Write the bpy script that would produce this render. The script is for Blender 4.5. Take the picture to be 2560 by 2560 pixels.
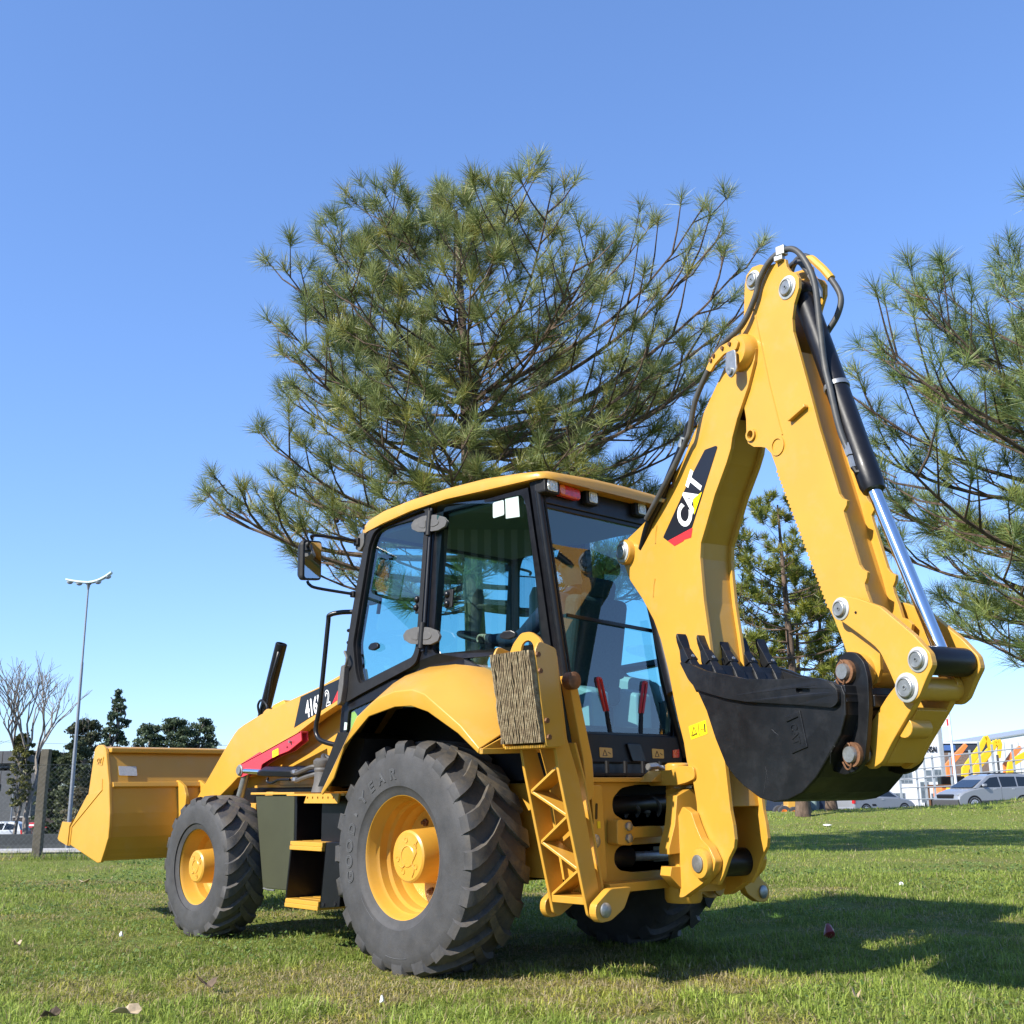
import bpy, bmesh, math, random
import numpy as np
from mathutils import Vector, Matrix
from mathutils.geometry import tessellate_polygon
R_ = math.radians
for o in list(bpy.data.objects): bpy.data.objects.remove(o, do_unlink=True)
scene = bpy.context.scene
COL = scene.collection
rng = np.random.default_rng(7); random.seed(7)

# ------------------------------------------------------------------ camera
cam_d = bpy.data.cameras.new('camera'); cam = bpy.data.objects.new('camera', cam_d); COL.objects.link(cam)
CAM = Vector((-5.10, 4.975, 0.96)); YAW, PITCH, ROLL = R_(-43.191), R_(13.815), R_(-0.5528)
fwd = Vector((math.cos(PITCH)*math.cos(YAW), math.cos(PITCH)*math.sin(YAW), math.sin(PITCH)))
rgt0 = Vector((math.sin(YAW), -math.cos(YAW), 0)); up0 = rgt0.cross(fwd)
rgt = math.cos(ROLL)*rgt0 + math.sin(ROLL)*up0; upv = -math.sin(ROLL)*rgt0 + math.cos(ROLL)*up0
M = Matrix((rgt, upv, -fwd)).transposed().to_4x4(); M.translation = CAM
cam.matrix_world = M
cam_d.sensor_width = 36; cam_d.sensor_fit = 'HORIZONTAL'; cam_d.lens = 2806.2/2560*36
cam_d.clip_start = 0.05; cam_d.clip_end = 3000
scene.camera = cam
scene.render.resolution_x = scene.render.resolution_y = 1024

# ------------------------------------------------------------------ sky, sun, exposure
SUN_AZ, SUN_EL = R_(83.0), R_(37.0)      # azimuth from +x (machine forward) towards +y (machine left)
world = bpy.data.worlds.new('World'); scene.world = world; world.use_nodes = True
wn = world.node_tree.nodes; wl = world.node_tree.links; wn.clear()
sky = wn.new('ShaderNodeTexSky'); sky.sky_type = 'NISHITA'; sky.sun_disc = False
sky.sun_elevation = SUN_EL; sky.sun_rotation = R_(90) - SUN_AZ
sky.air_density = 1.0; sky.dust_density = 0.0; sky.ozone_density = 3.5; sky.altitude = 20
bg = wn.new('ShaderNodeBackground'); bg.inputs[1].default_value = 0.102
wo = wn.new('ShaderNodeOutputWorld'); 
gm = wn.new('ShaderNodeGamma'); gm.inputs[1].default_value = 0.75          # the camera's own tone and white balance on the whole sky
tn = wn.new('ShaderNodeMix'); tn.data_type = 'RGBA'; tn.blend_type = 'MULTIPLY'; tn.inputs[0].default_value = 1.0; tn.inputs[7].default_value = (1.05, 1.35, 1.9, 1)
wl.new(sky.outputs[0], gm.inputs[0]); wl.new(gm.outputs[0], tn.inputs[6]); wl.new(tn.outputs[2], bg.inputs[0]); wl.new(bg.outputs[0], wo.inputs[0])
sun_d = bpy.data.lights.new('sun', 'SUN'); sun_d.energy = 5.0; sun_d.angle = R_(0.53); sun_d.color = (1.0, 0.95, 0.86)
sun = bpy.data.objects.new('sun', sun_d); COL.objects.link(sun)
sdir = Vector((math.cos(SUN_EL)*math.cos(SUN_AZ), math.cos(SUN_EL)*math.sin(SUN_AZ), math.sin(SUN_EL)))
sun.rotation_euler = sdir.to_track_quat('Z', 'Y').to_euler(); sun.location = (0, 8, 12)
vs = scene.view_settings; vs.view_transform = 'Standard'; vs.look = 'None'; vs.exposure = 0.95; vs.gamma = 1.0
vs.use_curve_mapping = False
scene.render.engine = 'CYCLES'
scene.cycles.max_bounces = 8; scene.cycles.transparent_max_bounces = 24

# ------------------------------------------------------------------ materials
def newmat(name):
    m = bpy.data.materials.new(name); m.use_nodes = True
    nt = m.node_tree; b = nt.nodes['Principled BSDF']
    return m, nt, b
def nd(nt, typ, **kw):
    n = nt.nodes.new(typ)
    for k, v in kw.items(): setattr(n, k, v)
    return n
def ramp(nt, fac, stops):
    r = nt.nodes.new('ShaderNodeValToRGB')
    e = r.color_ramp.elements
    while len(e) < len(stops): e.new(0.5)
    for i, (p, c) in enumerate(stops):
        e[i].position = p; e[i].color = (*c, 1) if len(c) == 3 else c
    nt.links.new(fac, r.inputs[0]); return r.outputs[0]
def noise(nt, scale, detail=4, rough=0.55, coord='Object', vec=None):
    if vec is None:
        tc = nt.nodes.new('ShaderNodeTexCoord'); vec = tc.outputs[coord]
    n = nt.nodes.new('ShaderNodeTexNoise'); n.inputs['Scale'].default_value = scale
    n.inputs['Detail'].default_value = detail; n.inputs['Roughness'].default_value = rough
    nt.links.new(vec, n.inputs['Vector']); return n.outputs['Fac']
def bump(nt, b, h, strength, dist=0.01):
    n = nt.nodes.new('ShaderNodeBump'); n.inputs['Strength'].default_value = strength; n.inputs['Distance'].default_value = dist
    nt.links.new(h, n.inputs['Height']); nt.links.new(n.outputs[0], b.inputs['Normal'])
def simple(name, col, rough=0.5, metal=0.0, var=0.0, vscale=6.0, bmp=0.0, bscale=60.0, coat=0.0, dust=None, rvar=0.0):
    """paint / plastic / metal: base colour with mottling, dust film and fine relief"""
    m, nt, b = newmat(name)
    b.inputs['Roughness'].default_value = rough; b.inputs['Metallic'].default_value = metal
    if max(col) < .03 and metal == 0: b.inputs['Specular IOR Level'].default_value = .32
    b.inputs['Coat Weight'].default_value = coat; b.inputs['Coat Roughness'].default_value = 0.12
    src = None
    if var > 0:
        f = noise(nt, vscale, 5)
        lo = tuple(c*(1-var) for c in col); hi = tuple(min(1, c*(1+var)) for c in col)
        src = ramp(nt, f, [(0.3, lo), (0.7, hi)])
    if dust:
        f2 = noise(nt, dust[2], 8, 0.7)
        k = ramp(nt, f2, [(dust[3], (0, 0, 0)), (min(1, dust[3]+0.3), (dust[1],)*3)])
        mx = nd(nt, 'ShaderNodeMix', data_type='RGBA'); nt.links.new(k, mx.inputs[0])
        if src: nt.links.new(src, mx.inputs[6])
        else: mx.inputs[6].default_value = (*col, 1)
        mx.inputs[7].default_value = (*dust[0], 1); src = mx.outputs[2]
    if src: nt.links.new(src, b.inputs['Base Color'])
    else: b.inputs['Base Color'].default_value = (*col, 1)
    if rvar > 0:
        f3 = noise(nt, vscale*2.5, 6, 0.65)
        mr = nd(nt, 'ShaderNodeMapRange'); nt.links.new(f3, mr.inputs[0])
        mr.inputs[1].default_value = .3; mr.inputs[2].default_value = .7
        mr.inputs[3].default_value = max(.03, rough-rvar); mr.inputs[4].default_value = min(1, rough+rvar)
        nt.links.new(mr.outputs[0], b.inputs['Roughness'])
    if bmp > 0: bump(nt, b, noise(nt, bscale, 3), bmp, 0.004)
    return m
YEL = (0.50, 0.262, 0.034)
MT = {}
MT['yellow'] = simple('yellow_paint', YEL, 0.36, 0, 0.05, 2.2, 0.05, 220, 0.08, ((.42, .33, .2), .22, 7, .52), .07)
MT['yellow_dull'] = simple('yellow_paint_worn', (.56, .31, .035), 0.45, 0, 0.08, 3.0, 0.1, 90, 0.1, ((.25, .19, .11), .4, 9, .5), .08)
MT['black'] = simple('black_paint', (.005, .005, .007), 0.38, 0, .2, 8, 0.04, 160, 0.05, ((.05, .048, .045), .08, 12, .55), .08)
MT['black_plastic'] = simple('black_plastic', (.007, .007, .008), 0.55, 0, .2, 20, .15, 300, 0, ((.06, .055, .05), .15, 10, .55))
MT['shade_black'] = simple('shade_black', (.003,.003,.003), .9)
MT['grey_plastic'] = simple('grey_hinge_plastic', (.075, .072, .07), 0.6, 0, .12, 30, .2, 350, 0, ((.2, .18, .15), .3, 14, .55))
MT['bucket_black'] = simple('scratched_black_steel', (.0065, .007, .0085), 0.40, 0, .25, 5, .1, 70, .05, ((.032, .033, .036), .35, 10, .5), .12)
MT['rubber_hose'] = simple('hose_rubber', (.045, .045, .045), 0.55, 0, .2, 15, .1, 200, 0, ((.16, .14, .11), .4, 12, .5))
MT['chrome'] = simple('chrome_rod', (.78, .79, .8), 0.12, 1.0, .03, 20)
MT['zinc'] = simple('zinc_steel', (.36, .36, .35), 0.42, .8, .15, 40, .1, 120)
MT['pin'] = simple('pin_steel', (.30, .31, .31), 0.45, .75, .2, 40, .15, 90)
MT['white_washer'] = simple('washer_paint', (.42, .43, .43), .5, .3, .1, 40)
MT['rust'] = simple('rusty_steel', (.16, .075, .035), 0.7, .3, .4, 40, .3, 80)
MT['red'] = simple('red_paint', (.56, .035, .055), 0.38, 0, .06, 6, .05, 150, .2)
MT['red_grip'] = simple('red_grip', (.5, .02, .02), 0.35)
MT['tank'] = simple('dark_green_tank', (.030, .033, .014), 0.75, 0, .1, 6, .05, 60, 0, ((.06, .06, .035), .25, 8, .55))
MT['white'] = simple('white_print', (.8, .8, .8), 0.4, 0, .03, 8)
MT['sticker'] = simple('window_sticker', (.42,.5,.47), .5)
MT['decal_black'] = simple('decal_black', (.012, .013, .018), 0.3)
MT['decal_red'] = simple('decal_red', (.62, .03, .035), 0.35)
MT['decal_yellow'] = simple('decal_yellow', (.85, .62, .0), 0.35)
MT['label_yellow'] = simple('label_yellow', (.75, .55, .01), 0.4)
MT['label_orange'] = simple('label_orange', (.55, .29, .02), 0.4)
MT['label_grey'] = simple('label_grey', (.42, .42, .41), 0.5, 0, .1, 60)
MT['foam'] = simple('seat_cloth', (.035, .037, .042), 0.9, 0, .3, 80)
MT['console'] = simple('console_plastic', (.33, .36, .37), .5, 0, .05, 10)
MT['headliner'] = simple('headliner', (.16, .165, .17), .85)
MT['mirror'] = simple('mirror_glass', (.8, .82, .83), .03, 1.0)
MT['red_lens'] = simple('red_lens', (.5, .01, .012), .12, 0, .3, 40, .6, 120, .8)
MT['amber_lens'] = simple('amber_lens', (.6, .14, .02), .12, 0, .3, 40, .6, 120, .8)
MT['clear_lens'] = simple('clear_lens', (.55, .55, .47), .12, .3, .3, 30, .9, 90, .8)
MT['galv'] = simple('galvanised', (.20, .215, .235), .5, .4, .15, 30)

def glass(name, tint, spec=1.0):
    m = bpy.data.materials.new(name); m.use_nodes = True; nt = m.node_tree; nt.nodes.clear()
    out = nt.nodes.new('ShaderNodeOutputMaterial'); tr = nt.nodes.new('ShaderNodeBsdfTransparent'); gl = nt.nodes.new('ShaderNodeBsdfGlossy')
    tr.inputs[0].default_value = (*tint, 1); gl.inputs[0].default_value = (spec, spec, spec, 1); gl.inputs['Roughness'].default_value = 0.0
    lw = nt.nodes.new('ShaderNodeLayerWeight'); lw.inputs[0].default_value = .5      # Schlick reflectance of both faces of the pane
    pw = nd(nt, 'ShaderNodeMath', operation='POWER'); nt.links.new(lw.outputs['Facing'], pw.inputs[0]); pw.inputs[1].default_value = 4.0
    ml = nd(nt, 'ShaderNodeMath', operation='MULTIPLY_ADD'); nt.links.new(pw.outputs[0], ml.inputs[0]); ml.inputs[1].default_value = .9; ml.inputs[2].default_value = .10
    mx = nt.nodes.new('ShaderNodeMixShader'); nt.links.new(ml.outputs[0], mx.inputs[0])
    nt.links.new(tr.outputs[0], mx.inputs[1]); nt.links.new(gl.outputs[0], mx.inputs[2]); nt.links.new(mx.outputs[0], out.inputs[0])
    return m
MT['glass'] = glass('tinted_cab_glass', (.50, .78, .80))
MT['car_glass'] = glass('dark_car_glass', (.12, .15, .17))

def rubber(name):
    m, nt, b = newmat(name); b.inputs['Roughness'].default_value = .72
    f = noise(nt, 5, 8, .7); base = ramp(nt, f, [(.35, (.024, .0245, .027)), (.7, (.052, .053, .058))])
    f2 = noise(nt, 13, 8, .75)
    at = nd(nt, 'ShaderNodeAttribute', attribute_name='dirt')
    mul = nd(nt, 'ShaderNodeMath', operation='MULTIPLY'); nt.links.new(at.outputs['Fac'], mul.inputs[0])
    k = ramp(nt, f2, [(.38, (.08,)*3), (.62, (1,)*3)]); nt.links.new(k, mul.inputs[1])
    mx = nd(nt, 'ShaderNodeMix', data_type='RGBA'); nt.links.new(mul.outputs[0], mx.inputs[0]); nt.links.new(base, mx.inputs[6])
    mx.inputs[7].default_value = (.105, .085, .06, 1); nt.links.new(mx.outputs[2], b.inputs['Base Color'])
    bump(nt, b, noise(nt, 70, 6, .7), .25, .006); return m
MT['rubber'] = rubber('tyre_rubber')

def foliage(name, trans=.35, rough=.5, shade=1.0):
    """leaf / blade / needle: colour from the mesh attribute, some light passes through"""
    m = bpy.data.materials.new(name); m.use_nodes = True; nt = m.node_tree; nt.nodes.clear()
    out = nt.nodes.new('ShaderNodeOutputMaterial'); at = nd(nt, 'ShaderNodeAttribute', attribute_name='col')
    p = nt.nodes.new('ShaderNodeBsdfPrincipled'); p.inputs['Roughness'].default_value = rough; p.inputs['Specular IOR Level'].default_value = .3
    t = nt.nodes.new('ShaderNodeBsdfTranslucent'); mx = nt.nodes.new('ShaderNodeMixShader'); mx.inputs[0].default_value = trans
    nt.links.new(at.outputs['Color'], p.inputs['Base Color']); nt.links.new(at.outputs['Color'], t.inputs[0])
    nt.links.new(p.outputs[0], mx.inputs[1]); nt.links.new(t.outputs[0], mx.inputs[2]); nt.links.new(mx.outputs[0], out.inputs[0])
    return m
MT['blade'] = foliage('grass_blade', .4, .55)
MT['needle'] = foliage('pine_needle', .25, .4)
MT['leaf'] = foliage('leaf', .3, .5)
def bark(name, a, b_, scale=9):
    m, nt, b = newmat(name); b.inputs['Roughness'].default_value = .9
    tc = nd(nt, 'ShaderNodeTexCoord'); mp = nd(nt, 'ShaderNodeMapping'); mp.inputs['Scale'].default_value = (1, 1, .35)
    nt.links.new(tc.outputs['Object'], mp.inputs[0])
    f = noise(nt, scale, 8, .7, vec=mp.outputs[0]); nt.links.new(ramp(nt, f, [(.35, a), (.65, b_)]), b.inputs['Base Color'])
    bump(nt, b, f, .8, .03); return m
MT['bark'] = bark('pine_bark', (.035, .022, .015), (.15, .1, .07))
MT['bark_grey'] = bark('grey_bark', (.1, .085, .07), (.26, .22, .18))

# ------------------------------------------------------------------ mesh helpers
class MB:
    def __init__(s): s.v = []; s.f = []; s.sm = []
    def add(s, vs_, fs, smooth=False):
        o = len(s.v); s.v += [tuple(p) for p in vs_]; s.f += [tuple(i+o for i in f) for f in fs]; s.sm += [smooth]*len(fs); return s
    def box(s, c, d, rot=None):
        x, y, z = (k/2 for k in d)
        vs_ = [Vector(p) for p in ((-x,-y,-z),(x,-y,-z),(x,y,-z),(-x,y,-z),(-x,-y,z),(x,-y,z),(x,y,z),(-x,y,z))]
        if rot is not None: vs_ = [rot @ p for p in vs_]
        vs_ = [p + Vector(c) for p in vs_]
        return s.add(vs_, [(0,3,2,1),(4,5,6,7),(0,1,5,4),(1,2,6,5),(2,3,7,6),(3,0,4,7)])
    def span(s, a, b):      # box between two corners
        return s.box([(p+q)/2 for p, q in zip(a, b)], [abs(q-p) for p, q in zip(a, b)])
    def prism(s, pts, lo, hi, mp, holes=()):
        """outline in a plane, extruded lo..hi through mp(a, b, c); holes cut right through"""
        loops = [list(pts)] + [list(h) for h in holes]
        flat = [p for l in loops for p in l]; n = len(flat)
        tris = tessellate_polygon([[Vector((p[0], p[1], 0)) for p in l] for l in loops])
        vs_ = [mp(p[0], p[1], lo) for p in flat] + [mp(p[0], p[1], hi) for p in flat]
        fs = []
        ar = sum(pts[i][0]*pts[(i+1) % len(pts)][1]-pts[(i+1) % len(pts)][0]*pts[i][1] for i in range(len(pts)))
        if not holes:
            fs += [tuple(range(n))[::-1], tuple(range(n, 2*n))]
        else:
            for a, b, c in tris: fs += [(a, c, b), (a+n, b+n, c+n)]
        o = 0
        for l in loops:
            k = len(l)
            for i in range(k):
                a, b = o+i, o+(i+1) % k; fs.append((a, b, b+n, a+n))
            o += k
        return s.add(vs_, fs)
    def tube(s, path, r, n=10, cap=True, smooth=True):
        P = [Vector(p) for p in path]; rs = r if hasattr(r, '__len__') else [r]*len(P)
        ref = None; rings = []
        for i, p in enumerate(P):
            t = (P[min(i+1, len(P)-1)] - P[max(i-1, 0)]).normalized()
            if ref is None: ref = t.orthogonal().normalized()
            u = (ref - t*ref.dot(t)); u = u.normalized() if u.length > 1e-6 else t.orthogonal().normalized()
            ref = u; w = t.cross(u)
            rings.append([p + (u*math.cos(a)+w*math.sin(a))*rs[i] for a in (2*math.pi*k/n for k in range(n))])
        vs_ = [q for rg in rings for q in rg]; fs = []
        for i in range(len(P)-1):
            for k in range(n): fs.append((i*n+k, i*n+(k+1) % n, (i+1)*n+(k+1) % n, (i+1)*n+k))
        s.add(vs_, fs, smooth)
        if cap:
            o = len(s.v)-len(vs_)
            s.f += [tuple(o+k for k in range(n))[::-1], tuple(o+(len(P)-1)*n+k for k in range(n))]; s.sm += [False, False]
        return s
    def cyl(s, a, b, r, n=20, r2=None):
        return s.tube([a, b], [r, r if r2 is None else r2], n)
    def lathe(s, prof, origin, axis, n=32, smooth=True, closed=False):
        """prof: (radius, along-axis) pairs revolved about axis through origin"""
        ax = Vector(axis).normalized(); u = ax.orthogonal().normalized(); w = ax.cross(u); O = Vector(origin)
        vs_ = [O + ax*h + (u*math.cos(2*math.pi*k/n)+w*math.sin(2*math.pi*k/n))*r for r, h in prof for k in range(n)]
        fs = []; m = len(prof)
        for i in range(m-1 if not closed else m):
            j = (i+1) % m
            for k in range(n): fs.append((i*n+k, i*n+(k+1) % n, j*n+(k+1) % n, j*n+k))
        return s.add(vs_, fs, smooth)
    def loft(s, secs, closed=True, cap=True, smooth=False):
        n = len(secs[0]); vs_ = [p for q in secs for p in q]; fs = []
        for i in range(len(secs)-1):
            for k in range(n if closed else n-1): fs.append((i*n+k, i*n+(k+1) % n, (i+1)*n+(k+1) % n, (i+1)*n+k))
        s.add(vs_, fs, smooth)
        if cap:
            o = len(s.v)-len(vs_); s.f += [tuple(o+k for k in range(n))[::-1], tuple(o+(len(secs)-1)*n+k for k in range(n))]; s.sm += [False, False]
        return s
    def mesh(s, name, fix=True):
        me = bpy.data.meshes.new(name); me.from_pydata(s.v, [], s.f)
        me.polygons.foreach_set('use_smooth', s.sm); me.update()
        if fix:
            bm = bmesh.new(); bm.from_mesh(me); bmesh.ops.recalc_face_normals(bm, faces=bm.faces); bm.to_mesh(me); bm.free()
        return me
    def build(s, name, mat, parent=None, bev=0.0, seg=2, fix=True, sharp=40):
        me = s.mesh(name, fix)
        if any(s.sm): me.set_sharp_from_angle(angle=R_(sharp))
        return obj(name, me, mat, parent, bev, seg)
def obj(name, me, mat, parent=None, bev=0.0, seg=2):
    o = bpy.data.objects.new(name, me); COL.objects.link(o)
    if mat is not None and not me.materials: me.materials.append(MT[mat] if isinstance(mat, str) else mat)
    if parent is not None: o.parent = parent
    if bev > 0:
        b = o.modifiers.new('bevel', 'BEVEL'); b.width = bev; b.segments = seg; b.limit_method = 'ANGLE'; b.angle_limit = R_(35)
    return o
def thing(name, label, cat, loc=(0, 0, 0), rotz=0.0, group=None):
    o = bpy.data.objects.new(name, None); COL.objects.link(o); o.empty_display_size = .2
    o.location = loc; o.rotation_euler = (0, 0, rotz); return tag(o, label, cat, group)
def tag(o, label=None, cat=None, group=None, kind=None):
    if label: o['label'] = label
    if cat: o['category'] = cat
    if group: o['group'] = group
    if kind: o['kind'] = kind
    return o
def rnd(pts, r, n=4):
    """round the corners of an outline"""
    out = []; m = len(pts); rs = r if hasattr(r, '__len__') else [r]*m
    for i in range(m):
        p = Vector(pts[i]); a = Vector(pts[i-1])-p; b = Vector(pts[(i+1) % m])-p
        k = min(rs[i], a.length*.45, b.length*.45)
        if k < 1e-4: out.append(tuple(p)); continue
        A = p+a.normalized()*k; B = p+b.normalized()*k
        for j in range(n+1):
            t = j/n; q = A*(1-t)**2+p*2*t*(1-t)+B*t*t; out.append(tuple(q))
    return out
def circ(cx, cy, r, n=20, ry=None): return [(cx+r*math.cos(2*math.pi*k/n), cy+(ry or r)*math.sin(2*math.pi*k/n)) for k in range(n)]
def spline(pts, sub=6):
    """Catmull-Rom through 3-D points"""
    P = [Vector(p) for p in pts]; P = [P[0]*2-P[1]]+P+[P[-1]*2-P[-2]]; out = []
    for i in range(1, len(P)-2):
        for k in range(sub):
            t = k/sub; a, b, c, d = P[i-1:i+3]
            out.append(.5*((2*b)+(c-a)*t+(2*a-5*b+4*c-d)*t*t+(3*b-a-3*c+d)*t**3))
    return out+[P[-2]]
XZ = lambda a, b, c: (a, c, b)       # outline (x, z), extruded along y
YZ = lambda a, b, c: (c, a, b)       # outline (y, z), extruded along x
XY = lambda a, b, c: (a, b, c)
def text_geo(body, size=1.0, extrude=0.01, fat=0.0, sx=1.0, shear=0.0, hollow=False):
    """lettering as mesh: verts (x, y, depth) with x from 0, y from baseline"""
    cu = bpy.data.curves.new('lettering', 'FONT'); cu.body = body; cu.size = size; cu.extrude = extrude; cu.offset = fat; cu.shear = shear
    cu.resolution_u = 4; cu.align_x = 'CENTER'
    o = bpy.data.objects.new('lettering', cu); COL.objects.link(o)
    dg = bpy.context.evaluated_depsgraph_get(); me = bpy.data.meshes.new_from_object(o.evaluated_get(dg))
    vs_ = [(v.co.x*sx, v.co.y, v.co.z) for v in me.vertices]; fs = [tuple(p.vertices) for p in me.polygons]
    bpy.data.objects.remove(o, do_unlink=True); bpy.data.curves.remove(cu); bpy.data.meshes.remove(me)
    return vs_, fs
def lettering(body, mp, mat, parent, size, extrude=.002, fat=0.0, sx=1.0, shear=0.0, name='lettering'):
    v, f = text_geo(body, size, extrude, fat, sx, shear)
    mb = MB(); mb.add([mp(*p) for p in v], f); return mb.build(name, mat, parent, fix=False)
# ================================================================== the place: lawn, bank, roads
FH = Vector((math.cos(YAW), math.sin(YAW), 0)); RH = Vector((math.sin(YAW), -math.cos(YAW), 0))
fh = np.array(FH[:2]); rh = np.array(RH[:2]); c2 = np.array([CAM.x, CAM.y])
def sst(a, b, v):
    t = np.clip((v-a)/(b-a), 0, 1); return t*t*(3-2*t)
def vnoise(x, y, s, seed=0):
    """smooth value noise on a lattice"""
    x = np.asarray(x)/s; y = np.asarray(y)/s; xi = np.floor(x).astype(int); yi = np.floor(y).astype(int); fx = x-xi; fy = y-yi
    def h(a, b):
        n = np.sin(a*127.1+b*311.7+seed*74.7)*43758.5453; return n-np.floor(n)
    fx = fx*fx*(3-2*fx); fy = fy*fy*(3-2*fy)
    return (h(xi,yi)*(1-fx)+h(xi+1,yi)*fx)*(1-fy)+(h(xi,yi+1)*(1-fx)+h(xi+1,yi+1)*fx)*fy
def height(D, X):
    """ground level: flat lawn, grassed bank to the right, car park beyond it, road cutting to the left"""
    D = np.asarray(D, float); X = np.asarray(X, float)
    amp = np.interp(X, [4,8,11,13.2,15.2,17,22,30], [.08,.18,.28,.32,.52,.58,.5,.36])
    lot = np.interp(D, [36,44,52,65,92,140,600], [-.18,-.22,-.27,-.70,-.72,-1.0,-1.0])
    bank = amp*sst(26.5,33,D)
    zr = np.where(D < 34, bank, bank*(1-sst(34.5,39,D))+lot*sst(34.5,41,D))
    zl = -2.4*sst(20.2,31,D)
    w = sst(-3.0,3.5,X)
    z = zr*w+zl*(1-w)
    n = (vnoise(D,X,1.3,1)-.5)*.035+(vnoise(D,X,.35,2)-.5)*.014
    k = np.where((D > 39) | ((X < 0) & (D > 18.3)), .15, 1.0)
    return z+n*k
def gp(D, X, z=None, dz=0.0):
    p = c2+fh*D+rh*X
    return (float(p[0]), float(p[1]), float(height(D, X)) + dz if z is None else z)
def sheet(name, Ds, Xs, dz, mat, kind='structure'):
    Ds = np.asarray(Ds, float); Xs = np.asarray(Xs, float); DD, XX = np.meshgrid(Ds, Xs, indexing='ij')
    P = c2[None,None,:]+DD[...,None]*fh+XX[...,None]*rh; Z = height(DD, XX)+dz
    v = np.concatenate([P, Z[...,None]], 2).reshape(-1,3); n, m = len(Ds), len(Xs)
    i = np.arange(n*m).reshape(n,m); f = np.stack([i[:-1,:-1],i[:-1,1:],i[1:,1:],i[1:,:-1]],-1).reshape(-1,4)
    me = bpy.data.meshes.new(name); me.from_pydata(v.tolist(), [], f.tolist()); me.polygons.foreach_set('use_smooth', [True]*len(f)); me.update()
    if len(f) and me.polygons[0].normal.z < 0: me.flip_normals()
    return tag(obj(name, me, mat), kind=kind)
m_, nt_, b_ = newmat('turf'); b_.inputs['Roughness'].default_value = .95; b_.inputs['Specular IOR Level'].default_value = .1
fa = noise(nt_, .9, 6, .6); fb = noise(nt_, 26, 8, .75)
ca = ramp(nt_, fb, [(.3,(.07,.09,.02)),(.5,(.16,.20,.04)),(.72,(.29,.33,.085))]); cb = ramp(nt_, fb, [(.3,(.08,.065,.03)),(.5,(.18,.155,.065)),(.72,(.28,.25,.11))])
mx_ = nd(nt_, 'ShaderNodeMix', data_type='RGBA'); nt_.links.new(ramp(nt_, fa, [(.5,(0,0,0)),(.72,(.8,.8,.8))]), mx_.inputs[0]); nt_.links.new(ca, mx_.inputs[6]); nt_.links.new(cb, mx_.inputs[7])
nt_.links.new(mx_.outputs[2], b_.inputs['Base Color']); bump(nt_, b_, fb, .9, .05); MT['turf'] = m_
def ground_mat(name, a, b, s=3, bs=60):
    m, nt, p = newmat(name); p.inputs['Roughness'].default_value = .9
    nt.links.new(ramp(nt, noise(nt, s, 8, .7), [(.3,a),(.7,b)]), p.inputs['Base Color']); bump(nt, p, noise(nt, bs, 5, .7), .4, .01); MT[name] = m
ground_mat('asphalt', (.035,.037,.04), (.06,.062,.066)); ground_mat('gravel_lot', (.15,.13,.10), (.23,.205,.17)); ground_mat('pavement_concrete', (.30,.29,.27), (.42,.41,.39)); ground_mat('barrier_concrete', (.022,.026,.028), (.04,.045,.046))
ground_mat('deck_concrete', (.055,.058,.066), (.095,.098,.108), 1.2, 20); ground_mat('post_concrete', (.06,.052,.04), (.13,.115,.09), 9, 50)
nu = lambda *seg: np.unique(np.concatenate([np.linspace(a,b,n) for a,b,n in seg]))
sheet('lawn', nu((-25,2,14),(2,20,140),(20,45,110),(45,110,40),(110,900,20)), nu((-700,-60,16),(-60,-14,24),(-14,14,180),(14,30,60),(30,80,26),(80,700,16)), 0, 'turf')
sheet('car_park', nu((44.5,95,60)), nu((6,90,60)), .012, 'gravel_lot')
sheet('verge', nu((74,84,6)), nu((8,60,30)), .03, 'turf')
sheet('road', nu((30.5,98,60)), nu((-140,-2,60)), .012, 'asphalt')
# pavement of slabs just beyond the fence
xs = np.arange(-16,-1.0,.8)
pav = sheet('pavement', nu((18.75,20.1,6)), nu((-16,-1,30)), .03, 'pavement_concrete')
for i in range(len(xs)-1):
    q = []
    for d, x in ((18.8,xs[i]+.01),(18.8,xs[i+1]-.01),(19.42,xs[i+1]-.01),(19.42,xs[i]+.01)): q.append(gp(d,x,None,.055))
    mb = MB(); mb.loft([q,[(a,b,c-.05) for a,b,c in q]]); mb.build('slab','pavement_concrete',pav)

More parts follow.
